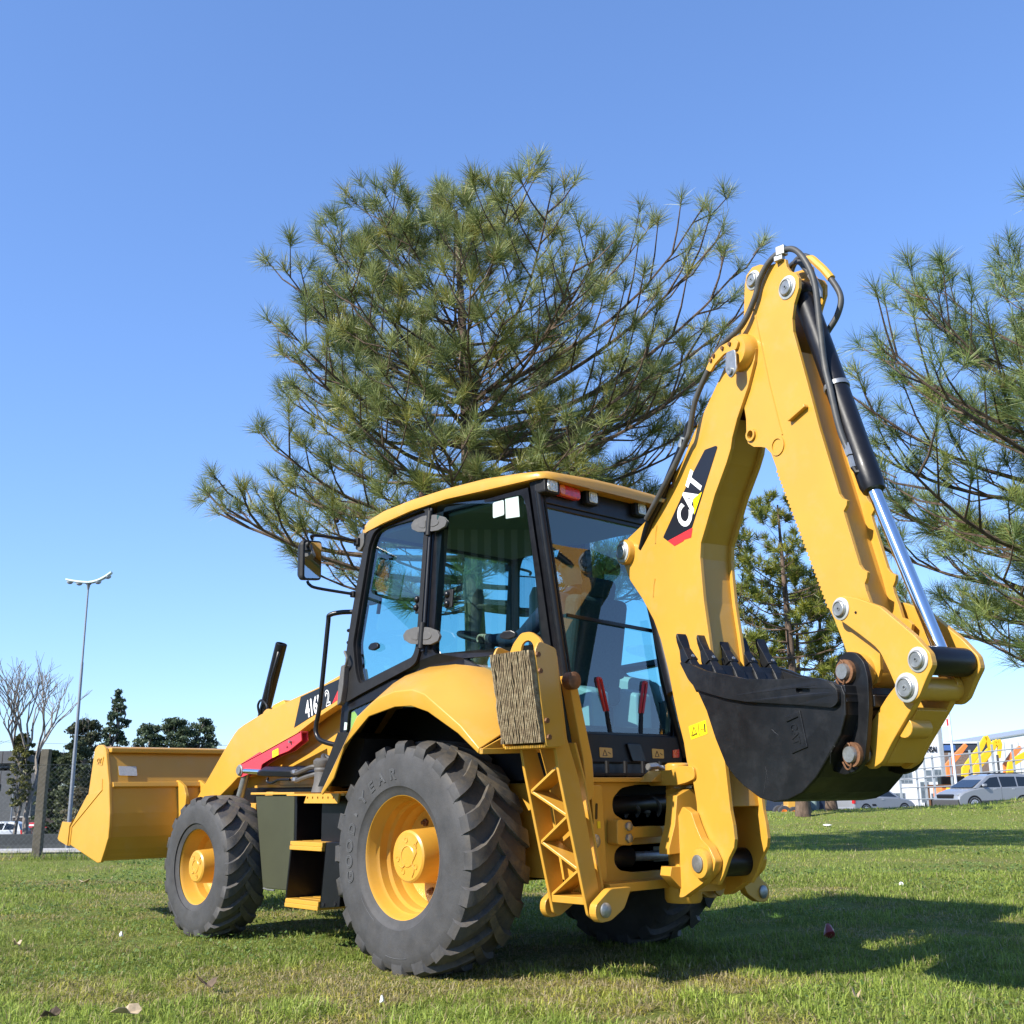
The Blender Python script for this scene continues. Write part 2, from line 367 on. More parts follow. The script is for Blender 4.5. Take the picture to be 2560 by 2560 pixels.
# ------------------------------------------------------------------ turf blades (nobody could count them)
def blades(n_target, Dr, spread, length, width, two, seed):
    r = np.random.default_rng(seed)
    D = np.sqrt(r.uniform(Dr[0]**2, Dr[1]**2, n_target)); X = D*r.uniform(-spread, spread, n_target)
    keep = ~((X < 1) & (D > 18.6)) & (D < 39.5)
    D, X = D[keep], X[keep]; n = len(D)
    P = c2[None,:]+D[:,None]*fh+X[:,None]*rh; z = height(D, X)
    big = vnoise(P[:,0],P[:,1],1.7,5)*.6+vnoise(P[:,0],P[:,1],.5,6)*.4
    dry = np.clip((vnoise(P[:,0],P[:,1],1.1,9)*.55+vnoise(P[:,0],P[:,1],.28,10)*.45-.52)*5,0,1)
    cl_ = vnoise(P[:,0],P[:,1],.16,12)
    soil = (vnoise(P[:,0],P[:,1],.34,41) > .86) & (vnoise(P[:,0],P[:,1],1.3,42) > .45)      # worn spots
    L = length*(.35+.8*r.random(n))*(.65+.75*big)*(1-.35*dry)*(.6+.8*cl_)*np.where(soil,.35,1)
    tall = (np.abs(D-17.4) < .45) & (X < 0); L = np.where(tall, L*(1.5+3.2*vnoise(X,D,.55,77)), L)
    bankz = (D > 28) & (X > 12); L = np.where(bankz, L*1.5, L)
    th = r.uniform(0,2*np.pi,n); lean = np.abs(r.normal(.9,.9,n))*(1+.5*dry); lx, ly = np.cos(th)*lean, np.sin(th)*lean
    ph = th+np.pi/2+r.normal(0,.5,n); w = width*(.6+.8*r.random(n))*np.maximum(1, D/8)**.75
    wx, wy = np.cos(ph)*w*.5, np.sin(ph)*w*.5
    B = np.stack([P[:,0],P[:,1],z-.008],1); W = np.stack([wx,wy,np.zeros(n)],1)
    up = np.stack([lx*L*.35, ly*L*.35, L*.62],1); tp = np.stack([lx*L, ly*L, L/np.sqrt(1+lean**2*.8)],1)
    if two:
        V = np.stack([B-W, B+W, B+up+W*.75, B+up-W*.75, B+tp],1).reshape(-1,3); k = 5
        base = (np.arange(n)*5)[:,None]; tri = np.concatenate([base+[0,1,2],base+[0,2,3],base+[3,2,4]],1).reshape(-1,3)
    else:
        V = np.stack([B-W, B+W, B+tp],1).reshape(-1,3); k = 3; tri = (np.arange(n)*3)[:,None]+np.array([0,1,2]); tri = tri.reshape(-1,3)
    g = r.random(n)[:,None]; straw = ((r.random(n) < .10+.55*dry))[:,None]
    green = np.array([.155,.205,.028])*(1-g)+np.array([.40,.425,.085])*g
    clump = vnoise(P[:,0],P[:,1],.16,12)*.6+vnoise(P[:,0],P[:,1],.07,13)*.4
    green = green*(.70+.5*big[:,None])*(.72+.56*clump[:,None]); green[:,0] *= (.9+.35*dry)
    st = np.array([.26,.205,.095])*(1-g)+np.array([.46,.39,.22])*g
    col = np.where(straw, st, green); col = np.repeat(np.concatenate([col,np.ones((n,1))],1), k, 0)
    return V, tri, col
def mesh_np(name, V, F, col):
    me = bpy.data.meshes.new(name); nv, nf = len(V), len(F); k = F.shape[1]
    me.vertices.add(nv); me.vertices.foreach_set('co', np.ascontiguousarray(V, np.float32).ravel())
    me.loops.add(nf*k); me.loops.foreach_set('vertex_index', np.ascontiguousarray(F, np.int32).ravel())
    me.polygons.add(nf); me.polygons.foreach_set('loop_start', np.arange(0,nf*k,k,dtype=np.int32)); me.polygons.foreach_set('loop_total', np.full(nf,k,np.int32))
    me.update(calc_edges=True)
    at = me.attributes.new('col','FLOAT_COLOR','POINT'); at.data.foreach_set('color', np.ascontiguousarray(col, np.float32).ravel())
    return me
parts = [blades(150000,(3.4,7.5),.62,.056,.0052,True,21), blades(150000,(7.5,13),.60,.056,.0052,True,22), blades(120000,(13,22),.60,.05,.007,False,23), blades(110000,(22,40),.62,.06,.009,False,24)]
off = 0; VV=[]; FF=[]; CC=[]
for V, F, c in parts: VV.append(V); FF.append(F+off); CC.append(c); off += len(V)
# broad clover leaves among the grass, thickest to the left
r = np.random.default_rng(31); n = 42000
D = np.sqrt(r.uniform(4**2,17**2,n)); X = D*r.uniform(-.6,.5,n); P = c2[None,:]+D[:,None]*fh+X[:,None]*rh
k = vnoise(P[:,0],P[:,1],1.4,15)+.25*(X < 0)*sst(6,9,D) > .66; D, X, P = D[k], X[k], P[k]; n = len(D)
z = height(D,X)+r.uniform(.02,.05,n); a = r.uniform(0,2*np.pi,n); s = r.uniform(.006,.013,n)*np.maximum(1,D/9)
u = np.stack([np.cos(a)*s,np.sin(a)*s,r.normal(0,.35,n)*s],1); w = np.stack([-np.sin(a)*s*.8,np.cos(a)*s*.8,r.normal(0,.35,n)*s],1); B = np.concatenate([P,z[:,None]],1)
V = np.stack([B-u,B+w,B+u,B-w],1).reshape(-1,3); i4 = (np.arange(n)*4)[:,None]; F = np.concatenate([i4+[0,1,2],i4+[0,2,3]],1).reshape(-1,3)
g = r.random(n)[:,None]; c = np.array([.08,.145,.03])*(1-g)+np.array([.2,.27,.085])*g
VV.append(V); FF.append(F+off); CC.append(np.repeat(np.concatenate([c,np.ones((n,1))],1),4,0))
go = obj('grass', mesh_np('grass', np.concatenate(VV), np.concatenate(FF), np.concatenate(CC)), 'blade')
tag(go, 'short sunlit green grass with straw and clover covering the lawn', 'grass', kind='stuff')
# ================================================================== the backhoe loader
BL = thing('backhoe_loader', 'large yellow backhoe loader with folded digging arm standing on the lawn', 'backhoe loader')
Y_ = 'yellow'
# ---------------- digging arm frame: swung 15 degrees to the machine's left about the post at the rear
SWG = R_(15.0); AXX = -1.11
def bw(s, z, t):
    return (AXX - s*math.cos(SWG) + t*math.sin(SWG), s*math.sin(SWG) + t*math.cos(SWG), z)
BV = Vector(bw(0, 0, 1)) - Vector(bw(0, 0, 0))       # lateral axis of the arm
def pinhead(s, z, t, r, parent, name='pivot_pin', washer=True):
    o = Vector(bw(s, z, t))
    if washer:
        w = MB().lathe([(0.0, .0), (r*1.45, .0), (r*1.45, .004), (r*1.38, .006), (0, .006)], o, BV, 28).build('washer', 'white_washer', parent)
    p = MB().lathe([(0, 0), (r*1.08, 0), (r*1.08, .006), (r*1.0, .008), (r*.95, .014), (r*.86, .016), (r*.80, .012), (r*.3, .012), (r*.26, .015), (r*.14, .015), (r*.12, .006), (0, .006)], o+BV*.005, BV, 28)
    return p.build(name, 'pin', parent)
def web(mb, line, t0, t1, th):
    """bent plate following a line in the arm's side plane"""
    L = [Vector(p) for p in line]; nrm = []
    for i in range(len(L)):
        d = (L[min(i+1, len(L)-1)]-L[max(i-1, 0)]).normalized(); nrm.append(Vector((-d.y, d.x)))
    secs = []
    for p, n in zip(L, nrm):
        q = p+n*th; secs.append([bw(p.x, p.y, t0), bw(p.x, p.y, t1), bw(q.x, q.y, t1), bw(q.x, q.y, t0)])
    mb.loft(secs)
# boom
boomL = [(.784,3.183),(.672,3.068),(.55,2.949),(.483,2.893),(.324,2.715),(.232,2.653),(.215,2.615),(.119,2.528),(.045,2.485),(-.10,2.43),(-.242,2.382),(-.285,2.35),(-.305,2.30),(-.29,2.235),(-.255,2.175),(-.228,2.128),(-.116,2.008),(-.011,1.869),(.05,1.748),(.106,1.582),(.147,1.413),(.176,1.31),(.218,1.187),(.236,1.089),(.279,.999),(.303,.882),(.31,.74),(.312,.62),(.335,.535),(.385,.485),(.45,.483)]
boomR = [(.49,.529),(.543,.614),(.586,.664),(.596,.705),(.59,.773),(.574,.842),(.555,1.04),(.535,1.2),(.51,1.40),(.475,1.721),(.448,1.908),(.44,2.041),(.435,2.144),(.448,2.221),(.491,2.291),(.585,2.452),(.695,2.599),(.736,2.667),(.752,2.719),(.80,2.81),(.899,2.952),(.966,3.081),(.978,3.139),(.964,3.19),(.923,3.235),(.872,3.25),(.82,3.23)]
mb = MB()
mb.prism(boomL+boomR, .093, .115, bw); mb.prism(boomL+boomR, -.115, -.093, bw)
web(mb, [(.545,.86),(.515,1.1),(.49,1.40),(.452,1.721),(.425,1.908),(.415,2.041),(.41,2.144),(.424,2.23),(.467,2.305),(.562,2.465),(.672,2.612),(.71,2.68),(.78,2.82)], -.094, .094, .012)
web(mb, [(.325,.80),(.30,1.0),(.245,1.15),(.175,1.413),(.13,1.582),(.07,1.755),(.01,1.88),(-.10,2.02),(-.2,2.14)], -.094, .094, -.012)
web(mb, [(-.2,2.37),(.06,2.465),(.14,2.52),(.26,2.64),(.34,2.70),(.50,2.88),(.70,3.06)], -.094, .094, -.012)
boom = mb.build('boom', Y_, BL, .003)
MB().lathe([(.0,-.15),(.07,-.15),(.075,-.14),(.075,.14),(.07,.15),(0,.15)], bw(-.245,2.30,0), BV, 28).build('cylinder_boss', Y_, boom)
pinhead(-.245, 2.30, .15, .043, boom)
MB().lathe([(.0,-.13),(.095,-.13),(.1,-.12),(.1,.12),(.095,.14),(.08,.165),(0,.165)], bw(.878,3.15,0), BV, 32).build('nose_boss', Y_, boom)
# hose bracket, lock plate
mb = MB().prism(rnd([(.647,3.128),(.699,3.178),(.78,3.212),(.895,3.212),(.925,3.185),(.905,3.15),(.808,3.16),(.728,3.132),(.685,3.10)], .012), .165, .18, bw)
br = mb.build('hose_bracket', Y_, boom, .002)
mb = MB().prism(rnd([(.835,3.154),(.91,3.148),(.912,3.03),(.862,3.0),(.822,3.054)], .02), .182, .192, bw); mb.build('lock_plate', 'zinc', boom, .002)
MB().lathe([(0,0),(.02,0),(.02,.012),(.012,.012),(0,.008)], bw(.866,3.04,.192), BV, 12).build('bolt', 'pin', boom)
for s, z in ((.70,3.16),(.725,3.178),(.80,3.193),(.86,3.195)):
    MB().lathe([(0,0),(.011,0),(.011,.01),(0,.01)], bw(s,z,.18), BV, 6).build('bolt', 'rust', boom)
for s, z in ((.235,2.62),(.222,2.59)):
    MB().lathe([(0,0),(.012,0),(.012,.012),(0,.012)], bw(s,z,.115), BV, 8).build('bolt', 'rust', boom)
for pth in ([(.06,2.40),(.045,2.36),(.037,2.30)], [(.02,2.10),(.005,2.06),(-.005,2.0)]):     # weld beads
    MB().tube([bw(s,z,.115) for s,z in pth], .006, 6).build('weld_bead', Y_, boom)
for s, t in ((.505,.045),(.505,-.045)):
    MB().lathe([(0,0),(.008,0),(.008,.006),(0,.006)], bw(s-.018,1.60,t), Vector(bw(1,0,0))-Vector(bw(0,0,0)), 8).build('plug', 'black', boom)
# boom decal: black field, red foot, white letters, yellow triangle
dec = [(.114,2.319),(.157,2.29),(.379,2.318),(.634,2.707),(.62,2.717),(.526,2.72),(.367,2.578)]
MB().prism(rnd(dec, .008), .1155, .1172, bw).build('decal_panel', 'decal_black', boom)
MB().prism([(.157,2.29),(.216,2.25),(.30,2.262),(.305,2.268),(.369,2.268),(.385,2.315),(.379,2.318)], .1155, .1172, bw).build('decal_stripe', 'decal_red', boom)
# letters run up the decal
def sidemap(cs, cz, ang, t0):
    ca, sa = math.cos(ang), math.sin(ang)
    return lambda x, y, d: bw(cs + x*ca - y*sa, cz + x*sa + y*ca, t0 + d)
lettering('CAT', sidemap(.418, 2.436, R_(57), .1178), 'white', boom, .185, .0006, .007, .80, .12)
MB().prism([(.408,2.475),(.486,2.495),(.41,2.385)], .1186, .1196, bw).build('decal_triangle', 'decal_yellow', boom)
lab = MB().prism(rnd([(.269,1.267),(.414,1.292),(.426,1.222),(.285,1.197)], .006), .1152, .1164, bw).build('warning_label', 'label_yellow', boom)
mb = MB()
for a, b in (((.292,1.215),(.315,1.262)),((.315,1.262),(.338,1.224)),((.338,1.224),(.292,1.215)),((.352,1.278),(.358,1.215))):
    mb.tube([bw(*a,.1168), bw(*b,.1168)], .002, 4)
for p in ((.303,1.222),(.315,1.225),(.326,1.227),(.378,1.245),(.39,1.247)): mb.tube([bw(*p,.1166), bw(p[0]+.006,p[1],.1166)], .003, 4)
mb.prism([(.402,1.23),(.412,1.232),(.41,1.275),(.4,1.272)], .1164, .117, bw)
mb.build('label_print', 'decal_black', boom)

# stick
saw = []
a, b = Vector((1.055,2.477)), Vector((1.338,1.744)); nn = 34; dv = (b-a); pr = Vector((-.75,-.25)).normalized()
for i in range(nn+1):
    p = a+dv*(i/nn); saw.append((p.x, p.y))
    if i < nn:
        q = a+dv*((i+.55)/nn)+Vector((-.012,-.003)); saw.append((q.x, q.y))
stickO = [(.845,2.725),(.852,2.669),(.894,2.638),(.95,2.622),(.985,2.608),(1.021,2.569)]+saw+[(1.368,1.686),(1.434,1.515),(1.445,1.46),(1.452,1.41),(1.49,1.368),(1.54,1.36),(1.59,1.385),(1.615,1.44),(1.62,1.52),(1.63,1.58),(1.645,1.61),(1.655,1.64),(1.635,1.662),(1.605,1.675),(1.592,1.727),(1.571,1.788),(1.566,1.821),(1.582,1.844),(1.589,1.869),(1.56,1.887),(1.545,1.909),(1.482,2.141),(1.476,2.17),(1.497,2.192),(1.504,2.215),(1.474,2.232),(1.458,2.256),(1.365,2.601),(1.313,2.829),(1.263,3.039),(1.239,3.136),(1.239,3.205),(1.26,3.277),(1.301,3.345),(1.306,3.397),(1.289,3.43),(1.245,3.461),(1.227,3.492),(1.221,3.535),(1.2,3.55),(1.175,3.54),(1.15,3.545),(1.098,3.555),(1.03,3.59),(.972,3.6),(.924,3.575),(.905,3.526),(.894,3.445),(.885,3.372),(.85,3.27),(.82,3.18),(.815,3.1),(.83,2.95),(.85,2.8)]
mb = MB(); holes = [circ(.885,2.704,.022,14)]
mb.prism(stickO, .077, .095, bw, holes); mb.prism(stickO, -.095, -.077, bw, holes)
web(mb, [(1.20,3.05),(1.25,2.83),(1.305,2.6),(1.40,2.25),(1.43,2.12),(1.495,1.88),(1.53,1.72),(1.55,1.58)], -.078, .078, .012)
web(mb, [(.93,3.0),(1.0,2.68),(1.07,2.50),(1.345,1.79),(1.40,1.68),(1.46,1.55)], -.078, .078, .012)
web(mb, [(.92,3.30),(.94,3.15),(.95,3.02)], -.078, .078, .012)
stick = mb.build('stick', Y_, BL, .0025)
MB().lathe([(.032,0),(.034,.012),(.022,.012),(.022,0)], bw(.885,2.704,.095), BV, 20).build('bush', Y_, stick)
MB().lathe([(.05,0),(.05,.006),(.036,.006),(.036,0)], bw(1.072,2.594,.095), BV, 24).build('bush', Y_, stick)
MB().tube([bw(s,z,.096) for s,z in ((.945,3.41),(.972,3.337),(.984,3.257),(1.042,2.933),(1.096,2.695),(1.112,2.64))], .005, 6).build('weld_bead', Y_, stick)
MB().lathe([(0,-.148),(.078,-.148),(.082,-.143),(.082,.143),(.078,.148),(0,.148)], bw(1.505,1.437,0), BV, 28).build('tip_boss', Y_, stick)
mb = MB(); mb.prism([(1.178,2.70),(1.30,2.738),(1.306,2.722),(1.184,2.684)], .095, .122, bw); mb.build('stop_bar', Y_, stick, .003)
pinhead(.975, 3.525, .095, .036, stick); pinhead(1.222, 3.38, .095, .042, stick)
# links that turn the bucket
lk = rnd([(1.425,1.69),(1.418,1.741),(1.452,1.775),(1.498,1.772),(1.575,1.75),(1.699,1.696),(1.807,1.606),(1.87,1.552),(1.943,1.472),(1.95,1.423),(1.91,1.371),(1.866,1.305),(1.833,1.285),(1.799,1.282),(1.767,1.305),(1.751,1.346),(1.719,1.422),(1.681,1.5),(1.653,1.531),(1.579,1.587),(1.48,1.657)], .012, 2)
for sg in (1, -1):
    lo, hi = (.125,.155) if sg > 0 else (-.155,-.125)
    li = MB().prism(lk, lo, hi, bw).build('tipping_link', Y_, BL, .003)
    if sg > 0:
        pinhead(1.473,1.718,.155,.035,li); pinhead(1.88,1.452,.155,.036,li); pinhead(1.808,1.345,.155,.042,li)
        MB().lathe([(0,0),(.006,0),(.006,.003),(0,.003)], bw(1.56,1.69,.155), BV, 8).build('grease_hole', 'black', li)
    else:
        MB().lathe([(.0,-.124),(.05,-.124),(.05,.124),(0,.124)], bw(1.808,1.345,0), BV, 24).build('cross_tube', Y_, li)
bl = MB()
blk = rnd([(1.865,1.36),(1.80,1.275),(1.66,1.125),(1.60,1.05),(1.53,1.02),(1.48,1.06),(1.49,1.14),(1.56,1.22),(1.66,1.32),(1.76,1.40),(1.84,1.405)], .02, 3)
bl.prism(blk, .085, .118, bw); bl.prism(blk, -.118, -.085, bw)
web(bl, [(1.78,1.27),(1.70,1.19),(1.62,1.10),(1.585,1.06)], -.086, .086, .02)
bl.lathe([(0,-.118),(.05,-.118),(.05,.118),(0,.118)], bw(1.508,1.087,0), BV, 24)
bl.tube([bw(1.72,1.19,-.02), bw(1.72,1.19,.1)], .045, 16)
bl.build('bucket_link', Y_, BL, .003)
# bucket cylinder
A0, A1, A2 = Vector(bw(1.222,3.38,0)), Vector(bw(1.572,2.275,0)), Vector(bw(1.88,1.452,0))
ax = (A1-A0).normalized()
mb = MB().lathe([(0,.0),(.035,0),(.05,.03),(.056,.06),(.056,.98),(.0575,.985),(.0575,1.13),(.05,1.16),(.033,1.16),(0,1.16)], A0+ax*.02, A1-A0, 32)
mb.lathe([(0,-.07),(.055,-.07),(.055,.07),(0,.07)], A0, BV, 24)
bc = mb.build('bucket_cylinder', 'black', BL)
L2 = (A2-A0).length
MB().cyl(A0+ax*1.17, A2-(A2-A1).normalized()*.03, .031, 24).build('chrome_rod', 'chrome', bc)
MB().lathe([(0,-.118),(.058,-.118),(.06,-.11),(.06,.11),(.058,.118),(0,.118)], A2, BV, 28).build('rod_eye', 'black', bc)
side = (A1-A0).cross(BV).normalized()
c0 = A0+ax*.60
MB().lathe([(.061,-.012),(.063,0),(.061,.012),(.057,.012),(.057,-.012)], c0, ax, 28, closed=True).build('hose_clamp', 'zinc', bc)
# hoses on arm
hz = lambda l: [bw(*p) for p in l]
MB().tube(spline(hz([(.02,2.44,.16),(.14,2.53,.165),(.27,2.64,.165),(.36,2.73,.16),(.42,2.79,.16),(.46,2.83,.165),(.531,2.983,.17),(.631,3.116,.158),(.739,3.223,.15),(.90,3.291,.13),(1.003,3.404,.12),(1.046,3.485,.12),(1.12,3.555,.115),(1.205,3.585,.10),(1.285,3.56,.09),(1.354,3.462,.085),(1.391,3.33,.075),(1.397,3.101,.07),(1.407,2.912,.07),(1.435,2.78,.075),(1.467,2.582,.07),(1.50,2.455,.06)]), 6), .0155, 10).build('hydraulic_hose', 'rubber_hose', boom)
MB().tube(spline(hz([(.05,2.46,-.15),(.30,2.68,-.16),(.64,3.12,-.16),(.90,3.30,-.14),(1.0,3.45,-.11),(1.06,3.60,-.10),(1.147,3.63,-.10),(1.235,3.55,-.10),(1.323,3.43,-.1),(1.381,3.307,-.1),(1.36,3.216,-.09),(1.3,3.14,-.07)]), 6), .0155, 10).build('hydraulic_hose', 'rubber_hose', boom)
MB().tube(spline(hz([(1.06,3.50,-.03),(1.13,3.56,-.02),(1.214,3.545,0),(1.257,3.49,0),(1.29,3.44,0)]), 6), .014, 10).build('hydraulic_hose', 'rubber_hose', boom)
MB().tube(spline(hz([(1.14,3.60,-.1),(1.20,3.59,-.1),(1.25,3.535,-.1),(1.29,3.485,-.1),(1.33,3.425,-.1)]), 4), .021, 8).build('hose_sleeve', 'yellow_dull', boom)
fm = MB(); fm.tube(hz([(1.29,3.44,0),(1.315,3.39,0)]), .017, 6); fm.tube(hz([(1.31,3.40,0),(1.335,3.34,0),(1.33,3.30,0)]), .022, 6); fm.build('hose_fitting', 'zinc', bc)
fm = MB(); fm.tube(hz([(1.49,2.49,.06),(1.51,2.43,.06)]), .018, 6); fm.tube(hz([(1.512,2.425,.06),(1.525,2.37,.06)]), .015, 6); fm.build('hose_fitting', 'zinc', bc)
MB().tube(hz([(1.525,2.37,.06),(1.535,2.345,.055),(1.57,2.345,.03)]), .014, 8).build('port_elbow', 'black', bc)
mb = MB(); mb.box(bw(1.205,3.585,.10), (.05,.04,.05)); mb.box(bw(1.19,3.55,.105), (.05,.03,.03)); mb.build('hose_clamp', 'zinc', stick, .004)
# black pipe work along the front of the boom with its clamp
mb = MB(); mb.tube(spline(hz([(-.12,2.30,.10),(.0,2.42,.13),(.12,2.52,.135),(.22,2.63,.14),(.33,2.76,.135),(.37,2.82,.13)]), 5), .022, 10); pipe = mb.build('hydraulic_pipe', 'black', boom)
mb = MB(); mb.tube(hz([(.345,2.78,.135),(.37,2.83,.13)]), .023, 8); mb.build('hose_fitting', 'zinc', boom)
mb = MB(); mb.tube(spline(hz([(.37,2.83,.13),(.40,2.90,.125),(.44,2.91,.12),(.46,2.87,.12)]), 4), .012, 8); mb.build('port_elbow', 'black', boom)
mb = MB(); mb.tube(hz([(.135,2.53,.137),(.15,2.545,.137)]), .028, 12); mb.build('pipe_clamp', 'zinc', boom)
# boom cylinder tucked between cab and boom
c0, c1 = Vector(bw(-.245,2.30,0)), Vector(bw(.18,.95,0))
mb = MB(); mb.cyl(c0+(c1-c0)*.03, c0+(c1-c0)*.62, .055, 24); mb.build('boom_cylinder', 'black', BL)
MB().cyl(c0+(c1-c0)*.62, c1, .03, 16).build('boom_cylinder_rod', 'chrome', BL)

# digging bucket
bo = [(.532,1.558),(.544,1.522),(.609,1.42),(.671,1.321),(.729,1.184),(.798,1.058),(.86,1.0),(.919,.96),(1.025,.905),(1.119,.888),(1.213,.898),(1.305,.928),(1.399,.993),(1.495,1.093),(1.56,1.165),(1.60,1.248),(1.605,1.335),(1.59,1.37)]
top = [(1.527,1.393),(1.465,1.41),(1.242,1.422),(1.001,1.443),(.7,1.507),(.618,1.533)]
def bkw(q): return .305-.052*max(0., min(1., (q-.55)/.9))          # the bucket narrows towards its back
bsh = lambda l: [(q-.9*(.31-bkw(q)), z) for q, z in l]
bo = bsh(bo); top = bsh(top)
bl_ = lambda a, b, c: bw(a, b, bkw(a)+c); br_ = lambda a, b, c: bw(a, b, -bkw(a)-c)
mb = MB()
mb.prism(bo+top, -.02, 0, bl_); mb.prism(bo+top, -.02, 0, br_)
L_ = [Vector(p) for p in bo]; secs = []
for i, p in enumerate(L_):
    d = (L_[min(i+1, len(L_)-1)]-L_[max(i-1, 0)]).normalized(); q = p+Vector((-d.y, d.x))*.018; w = bkw(p.x)-.002
    secs.append([bw(p.x, p.y, -w), bw(p.x, p.y, w), bw(q.x, q.y, w), bw(q.x, q.y, -w)])
mb.loft(secs)
mb.prism([(1.31,1.395),(1.548,1.375),(1.555,1.30),(1.45,1.31)], -.245, .245, bw)
dbk = mb.build('digging_bucket', 'bucket_black', BL, .004)
bar = rnd(bsh([(.50,1.575),(.604,1.548),(.7,1.512),(1.001,1.448),(1.242,1.427),(1.465,1.415),(1.527,1.398),(1.585,1.352),(1.584,1.3),(1.546,1.281),(1.344,1.306),(.991,1.342),(.839,1.369),(.637,1.422),(.57,1.476)]), .016, 3)
slot = rnd([(1.29,1.38),(1.374,1.372),(1.372,1.352),(1.288,1.36)], .009, 3)
MB().prism(bar, .0005, .022, bl_, [slot]).build('side_cutter', 'bucket_black', dbk, .004)
MB().prism(bar, .0005, .022, br_, [slot]).build('side_cutter', 'bucket_black', dbk, .004)
for t in (.262,.131,0,-.131,-.262):      # adapters and tips of the five teeth
    def sec(s, z, w, h, dx, dz):
        return [bw(s-dx*h, z-dz*h, t-w), bw(s-dx*h, z-dz*h, t+w), bw(s+dx*h, z+dz*h, t+w*.9), bw(s+dx*h, z+dz*h, t-w*.9)]
    ad = MB().loft([sec(.60,1.425,.034,.022,.85,.5), sec(.545,1.52,.034,.03,.85,.5), sec(.505,1.575,.026,.026,.85,.5), sec(.482,1.61,.018,.016,.88,.45)], smooth=False)
    ado = ad.build('tooth_adapter', 'bucket_black', dbk, .006)
    tp = MB().loft([sec(.503,1.572,.036,.032,.85,.5), sec(.485,1.60,.032,.028,.88,.45), sec(.463,1.645,.026,.017,.93,.35), sec(.448,1.685,.033,.012,.96,.2), sec(.440,1.712,.034,.008,.97,.15), sec(.436,1.728,.030,.004,.97,.1)])
    tp.build('tooth_tip', 'bucket_black', dbk, .005, 3)
    MB().lathe([(0,0),(.009,0),(.009,.006),(0,.006)], bw(.524,1.604,t), Vector(bw(.85,.5,0))-Vector(bw(0,0,0)), 10).build('tooth_pin', 'pin', dbk)
ear = rnd([(1.36,1.02),(1.44,1.0),(1.508,1.015),(1.56,1.055),(1.585,1.15),(1.612,1.28),(1.62,1.40),(1.605,1.47),(1.56,1.515),(1.505,1.525),(1.45,1.50),(1.425,1.44),(1.43,1.36),(1.49,1.30),(1.47,1.15)], .02, 3)
for lo, hi in ((.152,.178),(-.178,-.152)):
    MB().prism(ear, lo, hi, bw).build('hinge_ear', 'bucket_black', dbk, .004)
MB().prism([(1.55,1.34),(1.62,1.33),(1.62,1.28),(1.56,1.27)], -.15, .15, bw).build('stiffener', 'bucket_black', dbk, .004)
for z in (1.437, 1.085):
    s = 1.505 if z > 1.2 else 1.508
    pp = MB().lathe([(0,-.20),(.033,-.20),(.035,-.19),(.035,.205),(.033,.215),(0,.215)], bw(s,z,0), BV, 20).build('hinge_pin', 'pin', dbk)
    MB().lathe([(.036,0),(.052,0),(.052,.02),(.036,.02)], bw(s,z,.178), BV, 20, closed=True).build('pin_collar', 'rust', dbk)
    MB().tube(spline(hz([(s-.05,z-.03,.20),(s-.03,z-.06,.20),(s,z-.05,.205),(s+.005,z+.03,.205),(s-.01,z+.05,.205)]), 4), .004, 6).build('retaining_clip', 'rust', dbk)
# cast emblem on the bucket side: a small raised panel with the letters
EMA = math.atan2(1.25-1.232, 1.305-1.223)
MB().prism([(1.235,1.258),(1.247,1.236),(1.322,1.256),(1.352,1.135),(1.275,1.115),(1.268,1.096),(1.365,1.122),(1.335,1.282)], 0, .008, lambda a, b, c: bl_(a-.045, b, c)).build('emblem', 'bucket_black', dbk, .002)
ca_, sa_ = math.cos(EMA-R_(90)), math.sin(EMA-R_(90))
lettering('CAT', lambda x, y, d: bl_(1.227+x*ca_-y*sa_, 1.178+x*sa_+y*ca_, .001+d), 'bucket_black', dbk, .06, .004, .002, .8)
MT['scratch_grey'] = simple('scratch_grey', (.12,.12,.125), .5)
mb = MB(); rs = np.random.default_rng(4)      # scratches worn to bare metal
for k in range(13):
    s0 = rs.uniform(.8,1.5); z0 = rs.uniform(.98,1.27); a = rs.uniform(-2.2,-.6); l = rs.uniform(.01,.11)
    mb.tube([bl_(s0,z0,.0003), bl_(s0+math.cos(a)*l, z0+math.sin(a)*l,.0003)], .0004, 3, False)
tag(mb.build('scratch', 'scratch_grey', dbk), kind='stuff')

# swing frame
swl = rnd([(.20,.44),(.184,.405),(.225,.41),(.383,.485),(.433,.515),(.482,.552),(.502,.60),(.455,.665),(.395,.70),(.351,.77),(.322,.83),(.25,.86),(.20,.8)], .014, 3)
mb = MB()
for lo, hi in ((.12,.165),(-.165,-.12)): mb.prism(swl, lo, hi, bw)
half = [(.09,.945),(.168,.912),(.178,.84),(.19,.766),(.232,.65),(.232,.62),(.165,.625),(.165,.56),(.222,.56),(.232,.515),(.17,.455),(.09,.43)]
mb.prism(half+[(-t, z) for t, z in half[::-1]], .12, .21, lambda a, b, c: bw(c, b, a))
mb.prism(rnd([(-.02,.42),(.13,.42),(.13,.95),(-.02,.95)], .02, 3), -.075, .075, bw)
mb.prism(rnd([(-.10,.965),(.15,.965),(.25,.98),(.32,1.0),(.31,1.06),(.2,1.065),(.1,1.045),(-.10,1.045)], .02, 3), -.09, .13, bw)
mb.lathe([(0,.36),(.09,.36),(.1,.38),(.1,.48),(0,.48)], (AXX,0,0), (0,0,1), 24)
mb.lathe([(0,.90),(.07,.90),(.07,1.075),(.055,1.085),(0,1.085)], (AXX,0,0), (0,0,1), 24)
swf = mb.build('swing_frame', Y_, BL, .006, 3)
MB().lathe([(0,0),(.075,0),(.078,.01),(.07,.03),(.05,.034),(0,.034)], bw(.405,.585,.165), BV, 28).build('pin_boss', Y_, swf)
